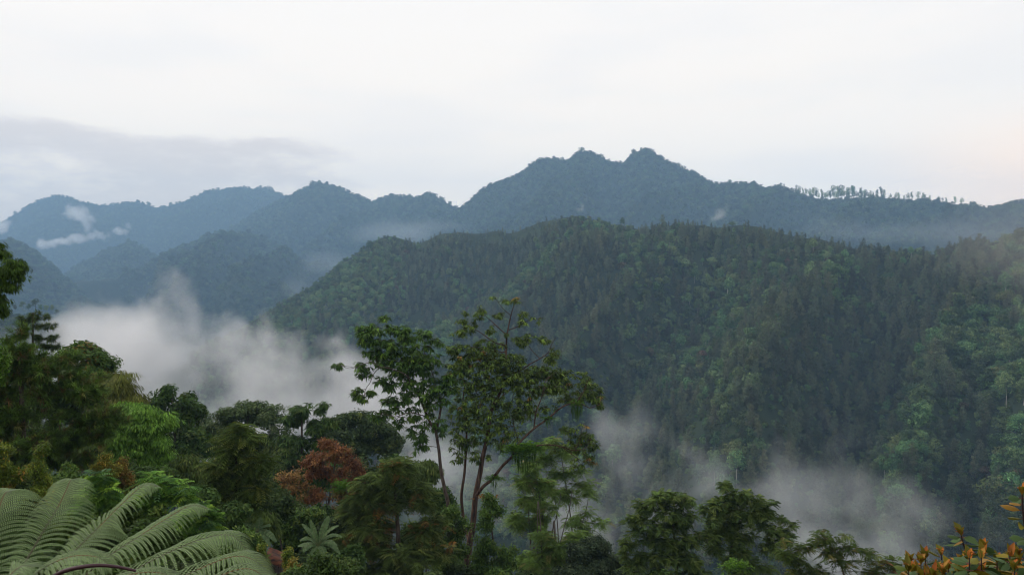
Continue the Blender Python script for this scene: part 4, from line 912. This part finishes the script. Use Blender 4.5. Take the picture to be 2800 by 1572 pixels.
# darker small trees that close the slope between the named ones
DK = [G_DARK, G_OLIVE_D, G_MID, [(3, (.034, .056, .022)), (2, (.046, .068, .026))]]
spots = [(150, 478, 46, 20), (180, 470, 60, 22), (205, 478, 66, 18), (270, 500, 56, 20), (190, 500, 40, 20), (262, 525, 52, 18), (300, 525, 58, 18), (285, 512, 62, 18), (225, 520, 44, 16), (345, 530, 62, 18), (245, 548, 42, 16), (310, 555, 52, 16), (340, 562, 46, 18), (120, 500, 34, 18), (75, 485, 36, 20), (20, 500, 38, 26), (170, 530, 34, 16), (140, 520, 30, 18), (60, 520, 30, 20), (215, 560, 34, 18), (440, 505, 74, 14), (425, 470, 84, 12), (500, 580, 58, 16), (435, 585, 48, 18), (330, 590, 40, 20), (385, 595, 46, 24), (300, 590, 32, 20), (520, 590, 60, 18), (660, 590, 54, 22), (735, 590, 55, 20), (-25, 520, 32, 22), (20, 440, 62, 30), (70, 450, 64, 28), (110, 455, 60, 26), (40, 480, 56, 30), (90, 490, 50, 26), (150, 455, 72, 24), (190, 445, 95, 18), (225, 470, 84, 24), (260, 470, 84, 24), (300, 480, 84, 24), (285, 455, 90, 20), (325, 470, 88, 24), (365, 475, 86, 22), (400, 470, 88, 16), (240, 500, 70, 24), (280, 540, 64, 22), (320, 545, 68, 22), (355, 510, 76, 22), (225, 540, 60, 22)]
WH = ['behind the fern fronds', 'under the tall skyline trees', 'between the banana plants and the trunks']
for q, (px_, py_, r_, s_) in enumerate(spots):
    pal = DK[q % 4]; lk = ['shell', 'hang', 'small', 'shell'][q % 4]
    m_ = r_ / 50
    lob = [(px_ + rng.uniform(-.6, .6) * s_, py_ + rng.uniform(-.5, .6) * s_, s_ * rng.uniform(.5, .8), s_ * rng.uniform(.4, .6)) for _ in range(7)]
    wh = 'behind the fern fronds' if px_ < 200 and py_ > 480 else ('in the shadow under the skyline trees' if py_ < 515 else ('low beside the banana plants and the rusty roof' if px_ < 360 else 'along the bottom under the tall trees'))
    plant('understory_tree', ['dark leathery', 'dull olive drooping', 'fresh green fine-leaved', 'dark blunt-leaved'][q % 4] + ' small tree ' + wh, 'tree', r_, px_, lob, 260, lk, 20, .26 * m_ + .06, (.1 if lk != 'hang' else .06) * m_ + .03, pal,
          group=['dark leathery', 'dull olive', 'fresh green', 'blunt-leaved'][q % 4] + ' understory trees ' + wh, trunk_r=.1, spread=.35 * m_)

for q, (px_, py_, r_, s_) in enumerate([(10, 545, 13, 34), (60, 540, 15, 34), (110, 548, 14, 34), (160, 556, 13, 32), (210, 565, 13, 30), (236, 588, 14, 26), (35, 575, 9.5, 44), (110, 585, 9, 44), (180, 592, 9, 40), (85, 520, 20, 30), (140, 530, 19, 28), (30, 520, 19, 30), (305, 596, 22, 26), (330, 575, 30, 24), (90, 400, 74, 26), (130, 430, 80, 24), (20, 400, 72, 34), (345, 530, 56, 22), (318, 522, 60, 22), (425, 540, 62, 18), (460, 575, 54, 16)]):
    lob = [(px_ + rng.uniform(-.7, .7) * s_, py_ + rng.uniform(-.4, .6) * s_, s_ * rng.uniform(.5, .8), s_ * rng.uniform(.35, .55)) for _ in range(7)]
    m_ = r_ / 50
    wh = 'under the fern fronds' if r_ < 23 else 'filling a gap between the taller trees'
    plant('understory_shrub', ['dark broad-leaved', 'dull green fine-leaved', 'deep green leathery'][q % 3] + ' shrub ' + wh, 'shrub', r_, px_, lob, 330, ['shell', 'small', 'broad'][q % 3], 24, .26 * m_ + .04, .12 * m_ + .02, DK[(0, 2, 3)[q % 3]],
          group=['dark broad-leaved', 'dull fine-leaved', 'deep green'][q % 3] + ' shrubs ' + wh, trunk_r=.06, spread=.4 * m_ + .05, r_tip=.006, split=3, bright=1.0)

# low ground cover over the near slope
g = Geo(); n = 5200
py_r = rng.uniform(9, 100, n) ; pxs = rng.uniform(-60, 640, n)
X = py_r * (pxs - CX) / F; Z = ground_z(X, py_r)
keep = rng.random(n) < np.clip(py_r / 60, .25, 1); X, Y, Z = X[keep], py_r[keep], Z[keep]
hh = rng.uniform(.1, 1.7, len(X))
T = np.stack([X, Y, Z + hh], 1)
leaf_clusters(g, T, nz(rng.normal(size=(len(T), 3)) * .4 + np.array([0, 0, 1.])), 'broad', 16, .34, .13, G_DARK + G_MID, .6)
tag(g.build('undergrowth', M_LEAF), 'dark leafy ground cover over the near slope', 'ground cover', kind='stuff')

# ================================================================ tree fern
def frond(pts, width, n_pairs=34, pal=(.28, .395, .165), face=None):
    """pts: world points along the midrib; returns (leaf geo, rib geo)"""
    q = smooth_line(pts, 60); s = np.linspace(0, 1, 60)
    T = nz(np.gradient(q, axis=0))
    g = Geo(); rb = Geo()
    up = np.array([0, 0, 1.])
    S = nz(np.cross(T, up[None]))
    U = np.cross(S, T)
    ts = np.linspace(.10, .985, n_pairs)
    for t in ts:
        i = t * 59; a = int(i); f = i - a; b = min(a + 1, 59)
        c = q[a] * (1 - f) + q[b] * f; d = nz(T[a] * (1 - f) + T[b] * f); sd = nz(S[a] * (1 - f) + S[b] * f); u = nz(U[a] * (1 - f) + U[b] * f)
        ln = width * (min(1, .45 + t * 1.4) if t < .4 else (1 - max(0, (t - .42) / .58) ** 1.25 * .92)) * rng.uniform(.93, 1.06)
        for sg in (1, -1):
            m = 24; x = np.linspace(0, 1, m)[:, None]
            ln = ln * (1.0 if width > .36 else 1.18); fw = .50 + .45 * t
            line = c + sd * sg * ln * (x - .12 * x ** 2) + d * ln * fw * (x * .75 - .1 * x ** 2) + u * ln * (.20 * x - .1 * x * x) - up * ln * ((.42 + .25 * t) * x ** 2)
            dirs = nz(np.gradient(line, axis=0)); nn = nz(np.cross(dirs, np.cross(u[None], dirs) + 1e-9))
            side = nz(np.cross(dirs, u[None]))
            pl = width * .050 * np.clip(1.12 - x[:, 0] ** 1.8, .12, 1) * rng.uniform(.9, 1.1, m)
            jit = 1 + rng.normal(0, .07, (m, 1)); col = np.array(pal) * rng.uniform(.88, 1.12) * jit
            for s2 in (1, -1):
                dd = nz(side * s2 + dirs * .35 - up * .18)
                diamonds(g, line, dd, nz(np.cross(dd, u[None])*0 + dirs), pl, np.full(m, ln / m * .72), col, .12, fold=.05)
            tube(rb, line[::4], np.linspace(.0035, .0012, len(line[::4])), 3, (.11, .15, .07))
    return g, rb, q

M_RIB = leaf_mat('fern_rib', .5, 0)
fc = np.array(P(-18, 672, 5.6)); fc[2] = max(fc[2], float(ground_z(fc[0], fc[1])) + .9)
tf = empty('tree_fern', (fc[0], fc[1], float(ground_z(fc[0], fc[1]))), 'large tree fern with arching grey-green fronds in the lower left corner', 'fern')
TFL = np.array(tf.location)
g = Geo(); tube(g, smooth_line([TFL - np.array([0, 0, .4]), (TFL + fc) / 2, fc], 8), np.linspace(.13, .09, 8), 10, (.05, .035, .025)); g.build('trunk', M_BARK, tf, TFL, smooth=True)
# (px, py, r) along each midrib
FR = [
    ([(-26, 640, 5.7), (-14, 580, 5.9), (-7, 535, 6.1), (-1, 508, 6.2), (5, 493, 6.3), (12, 490, 6.35), (20, 494, 6.35)], .33),
    ([(-8, 640, 5.7), (16, 580, 5.9), (40, 536, 6.2), (57, 508, 6.4), (66, 490, 6.5), (71, 479, 6.6), (77, 482, 6.65)], .37),
    ([(0, 640, 5.6), (40, 590, 5.8), (72, 553, 6.0), (98, 527, 6.2), (122, 503, 6.3), (143, 485, 6.4), (158, 486, 6.4)], .40),
    ([(4, 650, 5.4), (60, 596, 5.55), (108, 556, 5.7), (140, 535, 5.8), (166, 518, 5.9), (190, 505, 6.0), (208, 508, 6.0)], .37),
    ([(6, 655, 5.2), (70, 610, 5.3), (130, 572, 5.45), (170, 551, 5.5), (205, 537, 5.6), (232, 535, 5.6), (250, 553, 5.6)], .36),
    ([(8, 660, 4.9), (80, 630, 5.0), (150, 592, 5.1), (195, 570, 5.2), (232, 556, 5.2), (255, 560, 5.2), (276, 580, 5.2)], .33),
    ([(8, 665, 4.6), (90, 640, 4.7), (160, 608, 4.8), (210, 580, 4.8), (242, 568, 4.85), (262, 574, 4.85), (276, 592, 4.8)], .26),
    ([(-20, 650, 5.2), (10, 600, 5.2), (40, 570, 5.25), (70, 556, 5.3), (96, 556, 5.3), (112, 566, 5.3)], .30),
    ([(-12, 655, 4.7), (40, 620, 4.7), (90, 590, 4.8), (130, 574, 4.8), (160, 572, 4.8), (180, 582, 4.8)], .28),
    ([(-30, 650, 5.0), (-10, 610, 5.0), (6, 580, 5.0), (20, 566, 5.05), (34, 566, 5.05)], .28),
]
for q, (pp, wd) in enumerate(FR):
    pts = [P(*p_) for p_ in pp]
    lg, rb, line = frond(pts, wd, 40 if q < 6 else 30)
    fo = lg.build('frond', M_FERN, tf, TFL)
    s_ = np.linspace(0, 1, 60)
    for a in range(0, 59, 6):                     # midrib turns from brown-red at the base to straw at the tip
        seg = line[a:a + 7]; t_ = a / 59
        c0 = np.array([.06, .035, .025]) * (1 - t_) + np.array([.15, .17, .07]) * t_
        if .5 < t_ < .72 and q != 4: c0 = np.array([.17, .10, .035])
        tube(rb, seg, np.linspace(.006 * (1 - t_) + .002, .006 * (1 - min(1, t_ + .1)) + .002, len(seg)), 5, c0)
    ro = rb.build('midrib', M_RIB, fo, (0, 0, 0)); ro.location = -Vector(TFL)
    if q in (1,): pass
g = Geo(); tube(g, smooth_line([P(44, 584, 4.5), P(62, 571, 4.45), P(90, 565, 4.45), P(114, 565.5, 4.5), P(136, 570, 4.55)], 16), np.linspace(.016, .008, 16), 7, (.055, .022, .026))
ro = g.build('frond_stalk', M_RIB, tf, TFL, smooth=True); ro['label'] = 'bare dark purple frond stalk'

# ================================================================ orange-tipped shrub, lower right
os_r = 4.6
ob = P(1000, 700, os_r); oz = float(ground_z(ob[0], ob[1]))
osb = empty('leafy_shrub', (ob[0], ob[1], min(oz, ob[2])), 'shrub with orange young leaf tips and broad green leaves in the lower right corner', 'shrub')
OL = np.array(osb.location)
st = Geo(); lf = Geo(); yl = Geo(); BKc = (.045, .028, .024)
def stem(pts, ra, rb_):
    q = smooth_line([P(*p_) for p_ in pts], 14); tube(st, q, np.linspace(ra, rb_, 14), 6, BKc); return q
stems = [
    ([(1010, 700, 4.6), (1024, 600, 4.5), (1027, 545, 4.5), (1023, 512, 4.5), (1022, 492, 4.5)], .011, .004, 24),
    ([(995, 700, 4.7), (985, 610, 4.65), (972, 565, 4.6), (964, 545, 4.6), (961, 533, 4.6)], .009, .004, 7),
    ([(985, 700, 4.8), (958, 610, 4.75), (944, 570, 4.7), (941, 553, 4.7)], .008, .003, 6), ([(980, 700, 4.8), (940, 620, 4.75), (928, 580, 4.7), (925, 557, 4.7)], .008, .003, 6),
    ([(990, 700, 4.3), (962, 620, 4.3), (950, 585, 4.3), (948, 567, 4.3)], .008, .003, 6), ([(1000, 700, 4.6), (988, 600, 4.6), (984, 560, 4.6), (983, 548, 4.6)], .008, .003, 7),
    ([(1010, 700, 4.4), (1006, 600, 4.4), (1008, 570, 4.4), (1010, 555, 4.4)], .008, .003, 7), ([(975, 700, 4.5), (930, 630, 4.45), (918, 595, 4.4), (914, 572, 4.4)], .008, .003, 6),
    ([(990, 700, 4.2), (975, 620, 4.2), (974, 590, 4.2), (976, 574, 4.2)], .008, .003, 7), ([(1005, 700, 4.1), (1018, 620, 4.15), (1016, 590, 4.1), (1014, 568, 4.1)], .008, .003, 7),
    ([(1005, 700, 4.8), (1000, 610, 4.8), (998, 575, 4.8), (999, 560, 4.8)], .008, .003, 7), ([(980, 700, 4.9), (966, 610, 4.9), (964, 580, 4.9), (962, 562, 4.9)], .008, .003, 7)]
for q in range(42):
    x_ = rng.uniform(905, 1040); y_ = rng.uniform(556, 590) - np.interp(x_, [905, 950, 1040], [-6, 0, 8]); rr_ = rng.uniform(4.1, 5.1)
    stems.append(([(x_ + 20, 720, rr_), (x_ + 6, 640, rr_), (x_ + 1, y_ + 30, rr_), (x_, y_, rr_)], .007, .003, 12))
OG = [(3, (.060, .105, .045)), (2, (.075, .125, .055)), (1, (.10, .135, .035))]
OY = [(2, (.22, .17, .025)), (2, (.17, .155, .03)), (1.5, (.28, .15, .03))]
OO_ = [(3, (.46, .16, .04)), (2, (.36, .11, .032)), (1.3, (.48, .25, .07))]
for pts, ra, rb_, nl in stems:
    q = stem(pts, ra, rb_)
    tip = q[-1]; td = nz(q[-1] - q[-3])
    for k in range(nl):                                # mature leaves down the stem
        i = 12 - (k % 3 if len(pts) == 4 else min(int(k * .42), 10)); a = k * 2.4 + rng.random()
        out = np.array([math.cos(a), math.sin(a), 0])
        d = nz(out * 1.0 + td * rng.uniform(.1, .8) + np.array([0, 0, -.35 + .1 * rng.random()]))
        b = q[i] + out * .012
        s_ = nz(np.cross(d, np.array([0, 0, 1.])) + rng.normal(0, .7, 3)); s_ = nz(s_ - d * np.dot(s_, d))
        pal = OG if rng.random() < .68 else OY
        ovate(lf, (b)[None], d[None], s_[None], rng.uniform(.075, .12), rng.uniform(.04, .06), pick_colors(pal, 1, .12), .25)
        tube(st, np.array([q[i], b + d * .01]), np.array([.0022, .0016]), 4, (.16, .05, .04))
    for k in range(5 if rng.random() < .8 else 2):      # upright young leaves around the tip
        a = k * 1.26 + rng.random() * .6; out = np.array([math.cos(a), math.sin(a), 0])
        d = nz(td * 1.4 + out * .55); s_ = nz(np.cross(d, out) + 1e-6)
        ovate(yl, (tip - td * .01 + out * .004)[None], d[None], s_[None], rng.uniform(.05, .10), rng.uniform(.032, .05), pick_colors(OO_ if k == 0 else OY, 1, .15), rng.uniform(-.15, .3), .35)
    for k in range(int(rng.integers(1, 6))):            # curled orange tips
        a = rng.random() * 6.28; out = np.array([math.cos(a), math.sin(a), 0])
        d = nz(td * 1.1 + out * .8); s_ = nz(np.cross(d, out) + 1e-6)
        ovate(yl, (tip + td * rng.uniform(0, .03) + out * .008)[None], d[None], s_[None], rng.uniform(.03, .05), rng.uniform(.012, .02), pick_colors(OO_, 1, .15), .5, .5)
st.build('stems', M_RIB, osb, OL, smooth=True); lf.build('leaves', M_GLOSS, osb, OL); yo = yl.build('young_leaves', M_GLOSS, osb, OL); yo['label'] = 'orange young leaf tips'

# ================================================================ banana plants, hut, epiphytes
def banana(name, label, base, r, leaves, top):
    bx = P(*base, r); zb = float(ground_z(bx[0], bx[1])); loc = np.array([bx[0], bx[1], zb])
    t = empty(name, loc, label, 'banana plant')
    g = Geo(); q = smooth_line([loc - np.array([0, 0, .3]), P(base[0], base[1], r), P(*top, r)], 10)
    tube(g, q, np.linspace(.16, .07, 10), 9, (.10, .085, .045)); g.build('trunk', leafm, t, loc, smooth=True)
    for (ex, ey, dr, arch, wd) in leaves:
        a = np.array(P(*top, r)); b = np.array(P(ex, ey, r + dr))
        m = 24; x = np.linspace(0, 1, m)[:, None]
        ln = np.linalg.norm(b - a)
        line = a * (1 - x) + b * x + np.array([0, 0, 1.]) * (4 * x * (1 - x)) * arch * ln
        d = nz(np.gradient(line, axis=0)); s_ = nz(np.cross(d, np.array([[.15, -.4, 1.]])))
        u = np.cross(s_, d)
        w_ = wd * np.sin(np.clip((x[:, 0] - .12) / .88, 0, 1) * np.pi * .96 + .05) ** .55 * (x[:, 0] > .1)
        h = Geo()
        for sg in (1, -1):
            k = 0
            for i in range(2, m - 1):                   # strips: the blade is torn towards the edge
                gap = .88 if rng.random() < .3 else 1.0
                dropz = np.array([0, 0, -1.]) * rng.uniform(.15, .45) * w_[i]
                o1 = line[i] + s_[i] * sg * w_[i] + u[i] * w_[i] * .15 + dropz
                j = line[i] * (1 - gap) + line[i + 1] * gap
                o2 = j + s_[i] * sg * w_[i + 1] * (1 if gap == 1 else .96) + u[i] * w_[i] * .15 + dropz
                m1 = (line[i] + o1) / 2 + u[i] * w_[i] * .08; m2 = (j + o2) / 2 + u[i] * w_[i] * .08
                c = pick_colors([(2, (.085, .145, .070)), (2, (.105, .165, .085)), (1, (.13, .19, .11))], 1, .1)[0]
                h.add([line[i], m1, m2, j, o1, o2], [[0, 1, 2, 3], [1, 4, 5, 2]], c)
        tube(h, line, np.linspace(.03, .008, m), 5, (.16, .20, .09))
        h.build('leaf', M_GLOSS, t, loc)
    return t
leafm = leaf_mat('banana_stem', .6, 0)
banana('banana_plant', 'larger banana plant with a fan of broad grey-green leaves below the rust-red tree', (317, 566), 42,
       [(329, 515, .4, .05, .22), (310, 519, -.2, .04, .19), (302, 523, .3, .10, .15), (339, 525, -.3, .16, .17), (342, 536, .4, .24, .15), (300, 540, -.5, .26, .15), (298, 545, .3, .10, .2), (337, 545, -.5, .2, .17), (303, 551, -.3, .3, .2), (340, 553, .2, .3, .2), (326, 556, -.6, .2, .2), (312, 556, -.5, .2, .2)], (318, 545))
banana('banana_plant', 'smaller banana plant with ragged drooping leaves left of the rusty roof', (258, 560), 47,
       [(261, 516, .2, .04, .26), (252, 522, .3, .08, .16), (271, 525, -.3, .14, .17), (244, 530, .2, .16, .2), (246, 538, -.4, .2, .2), (276, 541, -.2, .22, .22), (270, 546, -.5, .25, .18), (254, 544, -.5, .15, .18), (240, 522, .4, .1, .14)], (257.5, 530))

# hut with a rusty corrugated roof
r_h = 44
hc = P(277, 553, r_h); hz_ = float(ground_z(hc[0], hc[1]))
hut = empty('hut', (hc[0], hc[1], hz_), 'small hut with a rusty corrugated roof between golden shrubs', 'hut')
HL = np.array(hut.location)
M_RUST = noise_mat('rusty_sheet', (.030, .018, .016), (.20, .065, .028), 2.6, .45, 6, .15, (1.2, 1.2, 1.2), c3=(.055, .045, .045))
M_WOOD = noise_mat('dark_boards', (.02, .015, .012), (.055, .04, .03), 6, .9, 5, .2, (1, 1, 5))
p0, p1, p2, p3 = P(269.5, 546, r_h + 1.2), P(286, 552.5, r_h + .2), P(279.5, 566, r_h - 1.2), P(263, 559, r_h - .2)
nn_ = 64; V = []
nrm = np.cross(p1 - p0, p3 - p0); nrm = nrm / np.linalg.norm(nrm); nrm = nrm if nrm[2] > 0 else -nrm
for i in range(nn_ + 1):
    u_ = i / nn_
    for a, b in ((p0, p1), (p3, p2)):
        for th in (0, -.02):
            V.append(a * (1 - u_) + b * u_ + nrm * (.022 * math.sin(i * math.pi / 2.0) + th))
Q = []
for i in range(nn_):
    a = i * 4; b = a + 4
    Q += [[a, b, b + 2, a + 2], [a + 1, a + 3, b + 3, b + 1], [a, a + 1, b + 1, b], [a + 2, b + 2, b + 3, a + 3]]
add_mesh('roof', np.array(V) - HL, Q, M_RUST, None, False, hut)
def boxmesh(lo, hi):
    x0, y0, z0 = lo; x1, y1, z1 = hi
    v = [(x, y, z) for z in (z0, z1) for y in (y0, y1) for x in (x0, x1)]
    return v, [(0, 2, 3, 1), (4, 5, 7, 6), (0, 1, 5, 4), (2, 6, 7, 3), (0, 4, 6, 2), (1, 3, 7, 5)]
cen = (p0 + p1 + p2 + p3) / 4 - HL
v, f = boxmesh((cen[0] - .36, cen[1] - .9, -.4), (cen[0] + .36, cen[1] + .9, cen[2] - .52)); add_mesh('wall', v, f, M_WOOD, None, False, hut)
for c_ in (p0, p1, p2, p3):
    e = (c_ - HL) * .9 + cen * .1
    v, f = boxmesh((e[0] - .04, e[1] - .04, -.5), (e[0] + .04, e[1] + .04, e[2] - .03)); add_mesh('post', v, f, M_WOOD, None, False, hut)

def epiphyte(name, label, c, r, sx, n, L, W, pal, hang=None, droop=.5):
    ce = np.array(P(*c, r)); t = empty(name, ce, label, 'fern')
    g = Geo(); a = rng.random(n) * 6.28; el = rng.uniform(-.1, 1.1, n)
    D = nz(np.stack([np.cos(a) * np.cos(el), np.sin(a) * np.cos(el), np.sin(el)], 1)); S = nz(np.cross(D, np.array([[0, 0, 1.]])) + 1e-6)
    B = ce + np.stack([rng.normal(0, sx, n), rng.normal(0, sx * .4, n), rng.normal(0, sx * .15, n)], 1)
    for i in range(5):
        tt = (i + .5) / 5; Lx = L * rng.uniform(.7, 1.2, n)
        c0 = B + D * (Lx * tt)[:, None] + np.array([0, 0, -1.]) * (Lx * tt * tt * droop)[:, None]
        for sg in (1, -1):
            d2 = nz(S * sg + D * .5); diamonds(g, c0, d2, nz(D * 1.0), Lx * .2, W * np.ones(n), pick_colors(pal, n, .15), .2)
    g.build('leaves', M_LEAF, t, ce)
    if hang:
        h = Geo(); m, ln, wx = hang
        x = rng.uniform(-1, 1, m); b = ce + np.stack([x * wx, rng.uniform(-.35, .35, m), rng.uniform(-.45, .15, m)], 1)
        d = nz(np.stack([rng.normal(0, .04, m), rng.normal(0, .04, m), -np.ones(m)], 1))
        s2 = nz(np.stack([np.ones(m), rng.normal(0, .5, m), np.zeros(m)], 1))
        diamonds(h, b, d, s2, ln * rng.uniform(.25, 1.15, m) * (1.1 - .4 * np.abs(x)), .05, pick_colors([(2, (.045, .095, .02)), (1, (.07, .13, .028))], m, .2), 0)
        h.build('hanging_roots', M_LEAF, t, ce)
    return t
EP = [(3, (.11, .22, .035)), (2, (.15, .28, .045)), (1, (.08, .15, .03))]
epiphyte('epiphyte_fern', 'big bright fern clump with a curtain of hanging roots on the right limb', (524, 449), 64.3, .62, 320, 1.15, .13, EP, (130, 1.9, 1.05))
epiphyte('epiphyte_fern', 'small fern tuft with hanging roots near the end of the long right limb', (577, 403.5), 65, .26, 80, .6, .07, EP, (70, 1.6, .5))
epiphyte('epiphyte_fern', 'small fern tuft at the fork where the right limb leaves the trunk', (494, 478), 65, .3, 110, .7, .08, EP, (30, .8, .3))
epiphyte('epiphyte_fern', 'fern tuft on the left red-brown stem of the tallest tree', (466, 442), 67, .3, 90, .8, .08, [(3, (.05, .09, .02)), (1, (.08, .13, .03))], (60, 1.1, .4))
epiphyte('epiphyte_fern', 'dark fern tuft on the middle of the right limb', (548, 418), 65, .25, 70, .5, .07, EP, (26, .6, .25))
epiphyte('birds_nest_fern', 'bright spiky fern rosette in the rust-red tree', (340, 488), 68, .12, 70, 1.3, .12, EP, None, .35)
epiphyte('orange_creeper', 'spray of orange leaves on the main red-brown trunk', (487, 497), 65, .5, 70, .5, .09, [(2, (.30, .14, .03)), (1, (.22, .09, .03))])
epiphyte('ground_fern', 'bright green fern fronds at the foot of the right round tree', (737, 566), 52, .35, 80, 1.1, .11, EP, None, .5)
